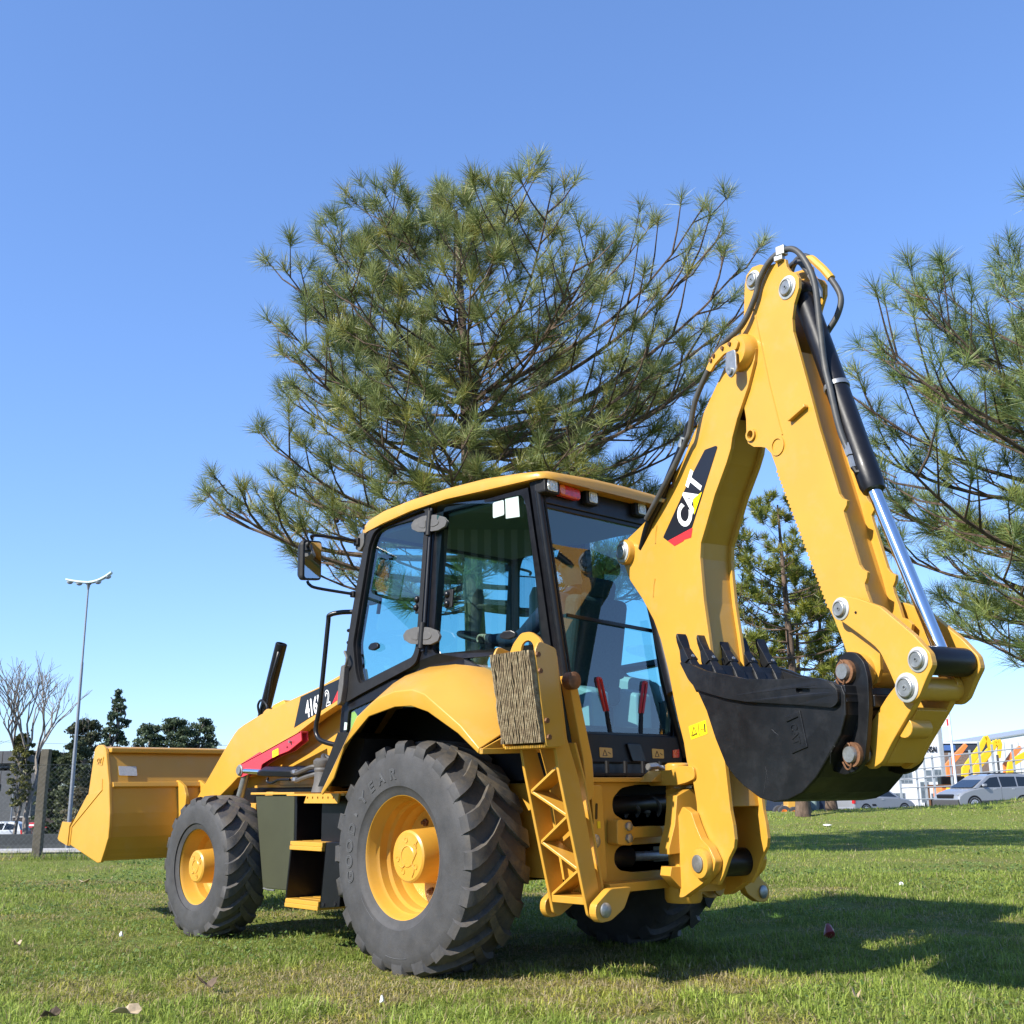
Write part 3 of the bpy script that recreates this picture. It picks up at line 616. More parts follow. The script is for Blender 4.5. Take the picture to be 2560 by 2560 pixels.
MB().lathe([(0,0),(.042,0),(.042,.008),(.03,.012),(0,.012)], bw(.405,.585,.199), BV, 24).build('pivot_pin', 'pin', swf)
MB().lathe([(0,-.165),(.07,-.165),(.07,.165),(0,.165)], bw(.405,.585,0), BV, 24).build('foot_tube', 'black', swf)

# ---------------- chassis and rear frame
mb = MB()
mb.span((-.90,-.36,.46),(2.75,.36,.86)); mb.span((1.25,-.45,.55),(2.9,.45,.98))
mb.build('chassis', 'black', BL, .01)
up = [(.405,.90),(.40,.825),(.31,.785),(.22,.75),(-.22,.75),(-.31,.785),(-.40,.825),(-.405,.90),(-.33,.955),(-.2,.972),(.2,.972),(.33,.955)]
dn = [(.40,.63),(.402,.57),(.36,.535),(.25,.52),(-.25,.52),(-.36,.535),(-.402,.57),(-.40,.63),(-.35,.66),(.35,.66)]
mb = MB()
mb.prism([(-.62,.985),(-.60,.80),(-.56,.48),(.56,.48),(.60,.80),(.62,.985)], -.985, -.95, YZ, [rnd(up,.03,3), rnd(dn,.03,3)])
mb.span((-1.02,-.62,.985),(-.80,.62,1.01))
mb.prism([(-.56,.44),(.56,.44),(.57,.485),(-.57,.485)], -1.10, -.80, YZ)
mb.prism([(-.30,.985),(.22,.985),(.12,1.045),(-.25,1.045)], -1.10, -1.0, YZ)
for sg in (1,-1):
    mb.prism([(sg*.56,.49),(sg*.56,.985),(sg*.545,.985),(sg*.545,.49)], -.95, -.2, YZ)
    mb.prism(rnd([(sg*.62,.97),(sg*.53,.97),(sg*.51,.50),(sg*.54,.49),(sg*.60,.60),(sg*.645,.67),(sg*.64,.72),(sg*.60,.78)],.015,2), -1.03, -.986, YZ)
    mb.prism(rnd([(sg*.46,.47),(sg*.62,.47),(sg*.73,.40),(sg*.735,.35),(sg*.70,.315),(sg*.62,.32),(sg*.52,.37)],.02,3), -1.15, -1.105, YZ)
    mb.prism(rnd([(sg*.46,.47),(sg*.62,.47),(sg*.73,.40),(sg*.735,.35),(sg*.70,.315),(sg*.62,.32),(sg*.52,.37)],.02,3), -.80, -.76, YZ)
rf = mb.build('rear_frame', Y_, BL, .004)
for sg in (1,-1):
    MB().lathe([(0,0),(.036,0),(.036,.01),(.026,.018),(0,.018)], (-1.15,sg*.665,.372), (-1,0,0), 20).build('pivot_pin', 'pin', rf)
    MB().lathe([(0,0),(.034,0),(.034,.012),(.024,.02),(0,.02)], (-1.03,sg*.60,.693), (-1,0,0), 20).build('pivot_pin', 'pin', rf)
    MB().prism(rnd([(sg*.59,.80),(sg*.575,.80),(sg*.57,.88),(sg*.585,.88)],.006,2), -1.033, -1.0305, YZ).build('slot', 'black', rf)
MB().prism(rnd([(.575,.755),(.553,.755),(.555,.79),(.577,.79)],.004,2), -1.033, -1.0305, YZ).build('label', 'label_yellow', rf)
# slide clamp with two bolts, hydraulic rod, dark hoses seen in the openings
mb = MB(); mb.prism(rnd([(.455,.795),(.345,.79),(.33,.755),(.10,.755),(.08,.70),(.33,.70),(.345,.662),(.46,.672)],.015,3), -1.06, -.99, YZ); cl_ = mb.build('slide_clamp', Y_, rf, .006)
for z in (.76,.70): MB().lathe([(0,0),(.024,0),(.024,.014),(.016,.018),(0,.018)], (-1.06,.372,z), (-1,0,0), 6).build('bolt', 'pin', rf)
mb = MB(); mb.cyl((-.90,.40,.60),(-.93,.22,.598),.055,20); mb.cyl((-.88,-.4,.60),(-.93,-.22,.598),.055,20); mb.cyl((-.9,.36,.86),(-.88,-.36,.88),.05,16); mb.span((-.93,-.16,.56),(-.85,.02,.64)); mb.build('swing_cylinder', 'black', BL)
MB().cyl((-.93,.25,.598),(-.95,-.05,.592),.026,16).build('swing_cylinder_rod', 'pin', BL)
for k in range(7):
    y0 = .30-.09*k
    MB().tube(spline([(-.86,y0,.93),(-.91-.02*(k%2),y0-.05,.88-.02*(k%3)),(-.90,y0-.10,.82),(-.85,y0-.06,.76)],5),.016,8).build('hydraulic_hose','rubber_hose',BL)
mb = MB(); mb.span((-.90,-.42,.50),(-.80,.42,.97)); mb.build('valve_block','shade_black',BL,.01)  # its near-black colour paints in the shade inside the rear frame openings
# levers and grease parts on the shelf
fm = MB(); fm.tube([(-1.0,.12,1.065),(-1.0,.05,1.07)], .02, 8); fm.tube([(-1.0,.05,1.07),(-1.02,-.02,1.045)], .014, 8); fm.box((-.99,-.03,1.05),(.06,.09,.045)); fm.tube([(-1.03,-.03,1.05),(-1.06,-.08,1.02)],.014,8); fm.build('lock_fitting','zinc',BL)
fm = MB()
for y in (.30,.15,0,-.15): fm.cyl((-.86,y,1.0),(-.86,y,1.10),.012,8)
fm.span((-.88,-.3,1.02),(-.84,.5,1.035)); fm.build('control_linkage','black_plastic',BL)

# ---------------- stabilisers
def stabiliser(sg):
    P = lambda x, y, z: (x, sg*y, z)
    X0, X1 = -.825, -1.085
    prof = lambda d: [(.93-d,1.20),(.90-d,1.08),(.735-d,.42)]
    mb = MB()
    side = rnd([(.95,1.62),(.935,1.20),(.905,1.05),(.715,.345),(.68,.325),(.635,.35),(.625,.42),(.76,1.0),(.84,1.20),(.90,1.62)], .012, 2)
    for x0, x1 in ((X0,X0-.018),(X1,X1+.018)): mb.prism([(sg*a,b) for a,b in side], x0, x1, YZ)
    # inner back plate and ribs
    mb.loft([[P(X0,.79,1.18),P(X1,.79,1.18),P(X1,.775,1.18),P(X0,.775,1.18)],[P(X0,.72,.98),P(X1,.72,.98),P(X1,.705,.98),P(X0,.705,.98)],[P(X0,.605,.44),P(X1,.605,.44),P(X1,.59,.44),P(X0,.59,.44)]])
    st = mb.build('stabiliser_leg', Y_, BL, .003)
    yo = lambda z: .905-(1.05-z)*(.19/.705)
    zs = [1.07,.95,.83,.70,.57,.44]
    for i in range(5):
        a, b = (X0-.018, X1+.018) if i % 2 == 0 else (X1+.018, X0-.018)
        za, zb = zs[i], zs[i+1]
        q = []
        for (x, z) in ((a, zb), (b, za)):
            q.append([P(x, yo(z)-.012, z), P(x, yo(z)-.012, z-.016), P(x, yo(z)-.13, z-.016), P(x, yo(z)-.13, z)])
        MB().loft(q).build('rib', Y_, st, .002)
    mb = MB(); mb.loft([[P(X0-.018,.73,.43),P(X1+.018,.73,.43),P(X1+.018,.60,.44),P(X0-.018,.60,.44)],[P(X0-.018,.725,.395),P(X1+.018,.725,.395),P(X1+.018,.60,.41),P(X0-.018,.60,.41)]]); mb.build('foot_plate', Y_, st, .003)
    # street pad: bracket with lifting eye, laminated rubber block of upright strips
    yp = lambda z: 1.0+(z-1.18)*.17
    eye = rnd([(X0+.01,1.60),(X0-.04,1.685),(X0-.10,1.735),(X0-.17,1.735),(X0-.23,1.70),(X1-.0,1.655),(X1-.03,1.60)], .02, 3)
    hol = circ(X0-.145,1.645,.048,18)
    mb = MB(); mb.prism(eye, sg*.985, sg*1.0, XZ, [hol])
    br_ = mb.build('pad_bracket', Y_, st, .003)
    mb = MB()
    for x in (X0+.012, X1-.03):
        mb.prism(rnd([(sg*.90,1.16),(sg*1.03,1.15),(sg*1.10,1.62),(sg*1.07,1.67),(sg*.95,1.64),(sg*.93,1.40)], .02, 3), x, x-.014, YZ)
    mb.loft([[P(X0,.96,1.60),P(X1-.03,.96,1.60),P(X1-.03,.945,1.60),P(X0,.945,1.60)],[P(X0,.93,1.16),P(X1-.03,.93,1.16),P(X1-.03,.915,1.16),P(X0,.915,1.16)]])
    mb.loft([[P(X0,1.03,1.165),P(X1-.03,1.03,1.165),P(X1-.03,1.03,1.15),P(X0,1.03,1.15)],[P(X0,.92,1.165),P(X1-.03,.92,1.165),P(X1-.03,.92,1.15),P(X0,.92,1.15)]])
    mb.build('pad_frame', Y_, st, .003)
    rs = np.random.default_rng(11); n = 23
    for i in range(n):
        x = X0-.008-(i+.5)/n*.292; w = .0037; mbr = MB(); secs = []
        for k in range(13):
            z = 1.175+k/12*.445; j = rs.normal(0,.0007); dd = rs.normal(0,.0012)-(.010*rs.random()**8)
            y1 = yp(z)+.065+dd
            secs.append([P(x+w+j,.95,z),P(x-w+j,.95,z),P(x-w+j,y1,z),P(x+w+j,y1,z)])
        mbr.loft(secs); mbr.build('rubber_strip', 'pad_rubber', st)
    for z in (1.20,1.60,1.28,1.52):
        for x in (X0+.014, X1-.046): MB().lathe([(0,0),(.014,0),(.014,.012),(0,.012)], P(x,yp(z)+.015,z), (1 if x > -1 else -1,0,0), 6).build('bolt','rust',st)
    # ram with its guard
    mb = MB(); mb.loft([[P(-1.0,.80,1.52),P(-1.06,.80,1.52),P(-1.06,.74,1.51),P(-1.0,.74,1.51)],[P(-1.0,.70,1.10),P(-1.06,.70,1.10),P(-1.06,.63,1.10),P(-1.0,.63,1.10)],[P(-1.0,.68,.93),P(-1.06,.68,.93),P(-1.06,.62,.94),P(-1.0,.62,.94)],[P(-1.0,.665,.89),P(-1.06,.665,.89),P(-1.06,.63,.91),P(-1.0,.63,.91)]])
    mb.build('ram_guard', Y_, st, .004)
    MB().cyl(P(-.96,.77,1.5),P(-.97,.60,.69),.04,16).build('ram','black',st)
    MB().lathe([(0,0),(.045,0),(.045,.05),(.03,.06),(0,.06)], P(-1.06,.80,1.49), (-1,0,0), 18).build('pivot_pin','rust',st)
m_, nt_, b_ = newmat('pad_rubber'); b_.inputs['Roughness'].default_value = .95
nt_.links.new(ramp(nt_, noise(nt_, 35, 6, .7), [(.32,(.09,.06,.035)),(.5,(.20,.15,.085)),(.66,(.33,.27,.17))]), b_.inputs['Base Color']); bump(nt_, b_, noise(nt_, 120, 5, .7), .8, .006)
MT['pad_rubber'] = m_
stabiliser(1); stabiliser(-1)
# ---------------- wheels
def tyre_geo(R, W, rim, nlug, lugh, tilt):
    """carcass turned about y plus raised lugs running from each shoulder past the centre line"""
    h = W/2; RC = R-lugh
    prof = [(rim-.008,.86*h),(rim+.012,.90*h),(rim+.03,.925*h),(rim+.16*(RC-rim),.975*h),(rim+.42*(RC-rim),1.0*h),(rim+.66*(RC-rim),.985*h),(rim+.86*(RC-rim),.955*h),(RC-.006,.872*h),(RC+.002,.66*h),(RC+.004,.3*h),(RC+.005,0)]
    prof = prof + [(r, -y) for r, y in prof[-2::-1]]
    mb = MB(); mb.lathe(prof, (0,0,0), (0,1,0), 96, True)
    yy = [p[1] for p in prof][:11]; rr = [p[0] for p in prof][:11]
    def rbase(y): return float(np.interp(abs(y), yy[4:][::-1], rr[4:][::-1]))
    dirt = [0.10 if (v[0]**2+v[2]**2)**.5 < RC-.012 else .5 for v in mb.v]
    rs = np.random.default_rng(3)
    for sd in (1,-1):
        for i in range(nlug):
            th0 = 2*math.pi*(i+(.5 if sd < 0 else 0))/nlug
            path = [(.955*h,R-.095,0.0,1.15),(.965*h,R-.055,.0,1.22),(.93*h,R-.018,.01,1.2),(.80*h,R-.004,.06,1.12),(.55*h,R,.2,1.0),(.28*h,R+.002,.45,.92),(.02*h,R+.002,.75,.86),(-.14*h,R,.95,.8),(-.17*h,R-.012,1.0,.7)]
            secs = []
            for y, r, d, w in path:
                th = th0 - tilt*d; hw = .5*w*(.085 if R > .55 else .07)/R*(1+rs.normal(0,.02))
                rb = rbase(y)-.02; rt = max(r, rb+.005)+rs.normal(0,.0015)
                q = []
                for a, k in ((-hw*1.18, rb), (-hw*.88, rt), (hw*.88, rt), (hw*1.18, rb)):
                    q.append((math.cos(th+a)*k, sd*y, math.sin(th+a)*k))
                secs.append(q if sd > 0 else q[::-1])
            n0 = len(mb.v); mb.loft(secs)
            dirt += [(.12,.15,.35,.7,.9,1,1,1,1)[min(8,j//4)]*(1.0 if j % 4 in (1,2) else .6) for j in range(len(mb.v)-n0)]
    return mb, dirt, prof
def make_wheel(name, x, y, z, R, W, rim, nlug, lugh, tilt, front, letters, mirror):
    # rim: stepped dish, flange plane at local y = F
    Fp = .19 if not front else .135
    k = rim/.34
    pr = [(.338,-.05),(.345,-.014),(.341,0),(.329,-.003),(.32,-.02),(.315,-.06),(.303,-.078),(.299,-.125),(.287,-.143),(.283,-.19),(.268,-.21),(.262,-.245),(.21,-.262),(.12,-.265)]
    if front: pr = [(.338,-.04),(.345,-.014),(.341,0),(.326,-.004),(.315,-.02),(.306,-.075),(.288,-.095),(.282,-.15),(.255,-.175),(.2,-.19),(.12,-.195)]
    prof = [(r*k, Fp+d) for r, d in pr]
    back = [(.338*k, -Fp),(.3*k, -Fp+.03),(.29*k, 0),(.262*k, Fp-.25 if not front else Fp-.17)]
    mb = MB(); mb.lathe(prof, (0,0,0), (0,1,0), 72); mb.lathe(back, (0,0,0), (0,1,0), 48)
    w = mb.build(name, Y_, BL, sharp=28); w.location = (x,y,z)
    if mirror: w.scale = (1,-1,1)
    t, dirt, tp = tyre_geo(R, W, rim, nlug, lugh, tilt)
    me = t.mesh('tyre', True); at = me.attributes.new('dirt', 'FLOAT', 'POINT'); at.data.foreach_set('value', dirt); me.set_sharp_from_angle(angle=R_(38))
    obj('tyre', me, 'rubber', w)
    hr = .142 if not front else .108; fc = Fp-.045 if not front else Fp+.012
    hb = MB(); hb.lathe([(hr+.012,Fp-.27 if not front else Fp-.19),(hr+.004,fc-.10),(hr,fc-.02),(hr-.003,fc-.008),(hr-.014,fc),(hr*.42,fc),(hr*.38,fc+.004),(hr*.36,fc),(0,fc)], (0,0,0), (0,1,0), 48)
    hub = hb.build('hub', Y_, w, sharp=30)
    dp = MB()
    for a in ((80,140,215,295,350) if not front else (60,150,250)):
        cx, cz = math.cos(R_(a))*hr*.62, math.sin(R_(a))*hr*.62
        dp.lathe([(.015,fc-.001),(.016,fc+.003),(.011,fc+.003),(.009,fc+.0005),(0,fc+.0005)], (cx,0,cz), (0,1,0), 14)
    rad = [(-.55,.15),(-.42,-.05),(-.3,-.25),(-.42,-.5),(-.3,-.75)] if not front else [(.35,.0),(.2,-.12),(.0,-.2),(-.2,-.42),(-.25,-.62)]
    dp.tube(spline([(a*hr,fc+.001,b*hr) for a,b in rad],5), .0045, 6); dp.tube(spline([(-.55*hr,fc+.001,.15*hr),(-.5*hr,fc+.001,.4*hr),(-.62*hr,fc+.001,.6*hr)],5), .0045, 6)
    dp.tube(spline([(.5*hr,fc+.001,-.35*hr),(.3*hr,fc+.001,-.42*hr),(.15*hr,fc+.001,-.32*hr)],5), .0045, 6)
    tag(dp.build('cast_relief', Y_, w), kind='stuff')
    nb = 8
    yd = Fp-.262 if not front else Fp-.19
    for i in range(nb):
        a = 2*math.pi*(i+.3)/nb; rr = .205*k
        MB().lathe([(0,yd),(.019*k+.003,yd),(.019*k+.003,yd+.016),(.011,yd+.018),(.011,yd+.035),(0,yd+.036)], (math.cos(a)*rr,0,math.sin(a)*rr), (0,1,0), 6).build('wheel_nut', 'rust', w)
    if letters:
        def surf(r): return float(np.interp(r, [p[0] for p in tp[:9]], [p[1] for p in tp[:9]]))
        seq = [('G',-16),('O',-5),('O',6),('D',18.5),('Y',44),('E',57),('A',70),('R',84)] if not front else []
        for ch, a in seq:
            v, f = text_geo(ch, .108, .0, -.002, 1.0); v2, f2 = text_geo(ch, .108, .003, .0035, 1.0)
            mb = MB()
            def mp(tx, ty, tz, a=a):
                r = .445+(ty-.037)*.75; th = R_(a)+(tx/.45)*.85; return (math.cos(th)*r, surf(r)+.0012+tz, math.sin(th)*r)
            mb.add([mp(*p) for p in v2], f2); mb.build('sidewall_letter', 'tyre_mark', w, fix=False)
            mi = MB(); mi.add([mp(p[0],p[1],.0032) for p in v], f); mi.build('letter_face', 'tyre_face', w, fix=False)
        # winged mark between the words
        mb = MB()
        for dx, l in ((0,.03),(.01,.024),(.02,.018)):
            a0 = R_(29)+dx*1.4
            mb.tube([(math.cos(a0)*(.43+q), surf(.43+q)+.002, math.sin(a0)*(.43+q)) for q in (0,l/2,l)], .003, 5)
        mb.build('sidewall_mark', 'tyre_mark', w)
        for rr_, a0, a1 in ((.395,-60,-35),(.52,-100,-80)):
            MB().tube([(math.cos(R_(q))*rr_, surf(rr_)+.001, math.sin(R_(q))*rr_) for q in np.linspace(a0,a1,8)], .002, 5).build('sidewall_mark','tyre_mark',w)
    return w
MT['tyre_mark'] = simple('tyre_raised_letter', (.066,.067,.071), .65, 0, .2, 30)
MT['tyre_face'] = simple('tyre_letter_face', (.036,.037,.04), .75, 0, .2, 20)
make_wheel('rear_wheel', 0, .855, .600, .627, .44, .337, 20, .034, .34, False, True, False)
make_wheel('rear_wheel', 0, -.855, .600, .627, .44, .337, 20, .034, .34, False, False, True)
make_wheel('front_wheel', 2.2, .955, .462, 0.466, .325, .255, 18, .025, .36, True, True, False)
make_wheel('front_wheel', 2.2, -.955, .462, .466, .325, .255, 18, .025, .36, True, False, True)
mb = MB(); mb.lathe([(0,-.68),(.13,-.68),(.13,-.5),(.10,-.45),(.11,-.2),(.18,-.1),(.18,.1),(.11,.2),(.10,.45),(.13,.5),(.13,.68),(0,.68)], (0,0,.60), (0,1,0), 28); mb.build('rear_axle', Y_, BL)
mb = MB(); mb.lathe([(0,-.82),(.09,-.82),(.09,-.7),(.07,-.6),(.075,-.2),(.13,-.08),(.13,.08),(.075,.2),(.07,.6),(.09,.7),(.09,.82),(0,.82)], (2.2,0,.462), (0,1,0), 24); mb.build('front_axle', Y_, BL)

# ---------------- loader: bucket, arms, brace, ram
side = [(3.864,1.325),(3.90,1.31),(3.923,1.29),(3.981,.934),(4.20,.735),(4.225,.715),(4.41,.72),(4.47,.60),(4.44,.588),(4.278,.551),(3.714,.428),(3.654,.434),(3.60,.52),(3.552,.614),(3.548,.70),(3.555,.797),(3.61,1.021),(3.70,1.255),(3.725,1.295),(3.79,1.325)]
mb = MB()
mb.prism(side, 1.105, 1.131, XZ); mb.prism(side, -1.131, -1.105, XZ)
def strip(mb, line, y0, y1, th):
    L = [Vector(p) for p in line]; secs = []
    for i, p in enumerate(L):
        d = (L[min(i+1,len(L)-1)]-L[max(i-1,0)]).normalized(); q = p+Vector((-d.y,d.x))*th
        secs.append([(p.x,y0,p.y),(p.x,y1,p.y),(q.x,y1,q.y),(q.x,y0,q.y)])
    mb.loft(secs)
strip(mb, [(4.46,.592),(3.72,.44),(3.66,.445),(3.605,.53),(3.565,.62),(3.562,.70),(3.57,.80),(3.62,1.02),(3.71,1.25),(3.74,1.29),(3.86,1.315)], -1.106, 1.106, -.018)
lb = mb.build('loader_bucket', Y_, BL, .006)
mb = MB(); mb.span((3.675,-1.10,1.262),(3.79,1.10,1.30)); mb.build('top_rail', Y_, lb, .008)
mb = MB(); mb.loft([[(3.59,-1.1,1.0),(3.59,1.1,1.0),(3.615,1.1,.985),(3.615,-1.1,.985)],[(3.605,-1.1,1.035),(3.605,1.1,1.035),(3.64,1.1,1.035),(3.64,-1.1,1.035)]]); mb.build('back_rib', Y_, lb, .004)
mb = MB(); mb.loft([[(3.60,-1.1,.55),(3.60,1.1,.55),(3.62,1.1,.55),(3.62,-1.1,.55)],[(3.64,-1.1,.47),(3.64,1.1,.47),(3.66,1.1,.47),(3.66,-1.1,.47)]]); mb.build('wear_plate', Y_, lb, .004)
for sg in (1,-1):
    cut = [(3.705,.985),(3.985,.945),(4.225,.722),(4.415,.725),(4.475,.600),(4.44,.585),(4.29,.552),(4.27,.69),(4.215,.70)]
    a, b = (1.131,1.147) if sg > 0 else (-1.147,-1.131)
    MB().prism([(4.20,.748),(4.235,.722),(4.412,.727),(4.482,.592),(4.45,.575),(4.275,.54),(4.262,.695)], a, b, XZ).build('side_cutting_edge', Y_, lb, .003)
    MB().prism([(3.985,.938),(4.20,.742),(4.262,.695),(4.275,.54),(4.255,.538),(4.238,.688),(3.72,.972)], a, a+.006*sg, XZ).build('side_stiffener', Y_, lb, .002)
    MB().tube([(3.72,sg*1.132,.972),(3.735,sg*1.132,1.06)], .006, 6).build('weld_bead', Y_, lb)
    for yy in (.555,.36):
        e = MB().prism(rnd([(3.75,.55),(3.70,1.03),(3.62,1.05),(3.50,1.0),(3.45,.92),(3.48,.62),(3.54,.50)], .02, 3), sg*yy, sg*(yy-.03), XZ); e.build('hinge_ear', Y_, lb, .004)
MB().prism(rnd([(3.866,1.242),(3.735,1.232),(3.75,1.162),(3.863,1.177)],.006,2), 1.131, 1.136, XZ).build('emblem', Y_, lb, .003)
def leftmap(cx, cz, ang, y0):      # lettering on a face seen from the machine's left
    ca, sa = math.cos(ang), math.sin(ang)
    return lambda x, y, d: (cx-(x*ca-y*sa), y0+d, cz+x*sa+y*ca)
lettering('CAT', leftmap(3.80, 1.182, R_(-2), 1.136), Y_, lb, .055, .007, .001, .7)
MB().prism(rnd([(1.041,1.158),(.893,1.155),(.893,1.082),(1.041,1.085)],.008,3), .002, .0045, lambda a, b, c: (3.61+(b-1.021)*.383-c, a, b)).build('data_label', 'label_grey', lb)
# arms
armT = [(3.72,.50),(3.62,.62),(3.31,.915),(2.928,1.262),(2.78,1.385),(2.728,1.418),(2.645,1.447),(2.413,1.510),(1.95,1.603),(1.61,1.668),(1.36,1.731),(1.20,1.76)]
armB = [(1.16,1.62),(1.375,1.551),(1.636,1.466),(1.933,1.35),(2.318,1.238),(2.42,1.17),(2.50,1.095),(2.583,1.062),(2.70,1.056),(2.80,1.0),(3.0,.90),(3.40,.60),(3.55,.46),(3.66,.42)]
for sg in (1,-1):
    mb = MB(); a, b = sg*.43, sg*.53
    mb.prism(armT+armB, a, b, XZ)
    arm = mb.build('loader_arm', Y_, BL, .005)
    if sg > 0:
        MB().lathe([(0,0),(.05,0),(.05,.03),(.044,.036),(0,.036)], (2.53,.53,1.102), (0,1,0), 24).build('arm_boss', Y_, arm)
        d = [(1.935,1.394),(1.862,1.609),(1.372,1.702),(1.364,1.668),(1.462,1.537)]
        MB().prism(d, .5305, .532, XZ).build('decal_panel', 'decal_black', arm)
        MB().prism([(1.363,1.667),(1.376,1.567),(1.463,1.5365)], .5305, .532, XZ).build('decal_stripe', 'decal_red', arm)
        lettering('416F', leftmap(1.682, 1.478, R_(13), .5325), 'white', arm, .165, .0006, .0045, .62)
        lettering('2', leftmap(1.508, 1.53, R_(13), .5325), 'white', arm, .15, .0006, .005, .72)
        lettering('2', leftmap(1.508, 1.53, R_(13), .5335), 'decal_black', arm, .15, .0006, -.002, .72)
        MB().prism([(1.94,1.350),(2.30,1.24),(2.30,1.215),(1.94,1.325),(1.64,1.44),(1.38,1.525),(1.38,1.55),(1.64,1.465)][::-1], .47, .545, XZ).build('lower_flange', Y_, arm, .003)
mb = MB(); mb.cyl((2.52,-.43,1.36),(2.52,.43,1.36),.06,24); mb.span((3.05,-.43,.93),(3.17,.43,1.05)); mb.build('arm_cross_tube', Y_, BL, .004)
mb = MB(); mb.prism(rnd([(2.62,1.42),(2.58,1.54),(2.52,1.57),(2.44,1.55),(2.40,1.46)],.03,3), .33, .41, XZ); mb.build('tilt_lever', Y_, BL, .006)
brc = rnd([(2.575,1.10),(2.56,1.14),(2.517,1.155),(2.26,1.234),(2.245,1.222),(1.722,1.36),(1.71,1.294),(1.87,1.228),(2.05,1.195),(2.225,1.143),(2.237,1.112),(2.495,1.058),(2.55,1.066)], .008, 2)
mb = MB(); mb.prism(brc, .60, .61, XZ); mb.prism(brc, .55, .56, XZ); strip(mb, [(1.722,1.36),(2.245,1.222),(2.517,1.155)], .55, .61, -.01)
bb = mb.build('lift_arm_brace', 'red', BL, .002)
MB().lathe([(0,0),(.042,0),(.042,.008),(.030,.012),(.030,.02),(0,.02)], (2.523,.61,1.107), (0,1,0), 24).build('pivot_pin', 'pin', bb)
MB().prism(rnd([(2.085,1.234),(2.005,1.253),(1.998,1.205),(2.078,1.185)],.004,2), .6105, .612, XZ).build('warning_label', 'label_yellow', bb)
MB().lathe([(0,0),(.01,0),(.01,.02),(0,.02)], (1.84,.61,1.29), (0,1,0), 8).build('bolt','pin',bb); MB().lathe([(0,0),(.007,0),(.007,.003),(0,.003)], (1.89,.61,1.255), (0,1,0), 8).build('bolt','black',bb)
mb = MB(); mb.loft([[(2.23,.54,1.065),(2.23,.64,1.065),(2.23,.645,1.085),(2.23,.63,1.10),(2.23,.55,1.10)],[(2.14,.54,1.058),(2.14,.655,1.058),(2.14,.66,1.10),(2.14,.63,1.128),(2.14,.55,1.13)],[(1.72,.54,1.045),(1.72,.655,1.045),(1.72,.66,1.085),(1.72,.63,1.118),(1.72,.55,1.12)]])
mb.cyl((1.75,.60,1.085),(1.42,.60,1.065),.042,20)
lc = mb.build('lift_cylinder', 'black', BL, .006)
MB().cyl((2.20,.60,1.09),(2.47,.60,1.10),.022,14).build('chrome_rod','chrome',lc)
for k, (z0, yy) in enumerate(((1.08,.665),(1.03,.66))):
    MB().tube(spline([(1.72,yy,z0),(1.64,yy+.01,z0-.005),(1.55,yy+.02,z0+.01),(1.45,yy,z0+.03),(1.40,.6,1.07)],5),.017,8).build('hydraulic_hose','rubber_hose',lc)
    MB().tube([(1.70,yy,z0),(1.655,yy+.008,z0-.003)],.02,6).build('hose_fitting','zinc',lc)
MB().tube(spline([(2.08,.64,1.05),(2.08,.645,1.02),(2.02,.645,1.01),(1.92,.65,1.03),(1.76,.66,1.03)],5),.009,8).build('steel_pipe','black',lc)
MB().lathe([(.075,0),(.06,.06),(.056,.13),(.06,.135),(.06,.15),(.056,.155),(.066,.175),(.066,.20),(.05,.215),(0,.22)], (1.22,.75,.945), (0,0,1), 20).build('rubber_boot','grey_plastic',BL)
for k in range(3): MB().tube(spline([(1.24-.03*k,.74,1.10),(1.30,.70,1.14+.02*k),(1.20,.64,1.13),(1.10,.56,1.10)],5),.015,8).build('hydraulic_hose','rubber_hose',BL)
# grey lift-arm rod and bracket ahead of the tank
MB().cyl((2.62,.56,.86),(2.50,.57,1.09),.03,14).build('lift_rod','pin',BL)
mb = MB(); mb.prism([(2.42,.70),(2.36,.84),(2.30,.95),(2.20,.95),(2.26,.70)], .44, .52, XZ); mb.span((2.3,.40,.82),(2.8,.60,.87)); mb.build('side_bracket', Y_, BL, .004)
# bonnet
hd = [(1.05,.90),(1.05,1.50),(1.30,1.56),(1.9,1.50),(2.55,1.38),(3.0,1.24),(3.08,1.0),(3.05,.86)]
mb = MB(); mb.prism(rnd(hd,.05,4), -.40, .40, XZ); mb.build('bonnet', Y_, BL, .03, 4)
mb = MB(); mb.prism([(1.06,.95),(1.06,1.50),(1.42,1.48),(1.42,.95)], .40, .425, XZ); hp = mb.build('side_panel', Y_, BL, .006)
MB().prism(rnd([(1.30,1.30),(1.22,1.31),(1.22,1.235),(1.30,1.225)],.004,2), .4255, .427, XZ).build('warning_label','label_grey',hp)
MB().prism(rnd([(1.21,1.31),(1.13,1.32),(1.13,1.245),(1.21,1.235)],.004,2), .4255, .427, XZ).build('warning_label','label_grey',hp)
mb = MB(); mb.span((1.10,.425,.99),(2.25,.44,1.06)); mb.span((1.70,.425,.93),(2.6,.44,1.0)); mb.build('frame_rail', Y_, BL, .003)
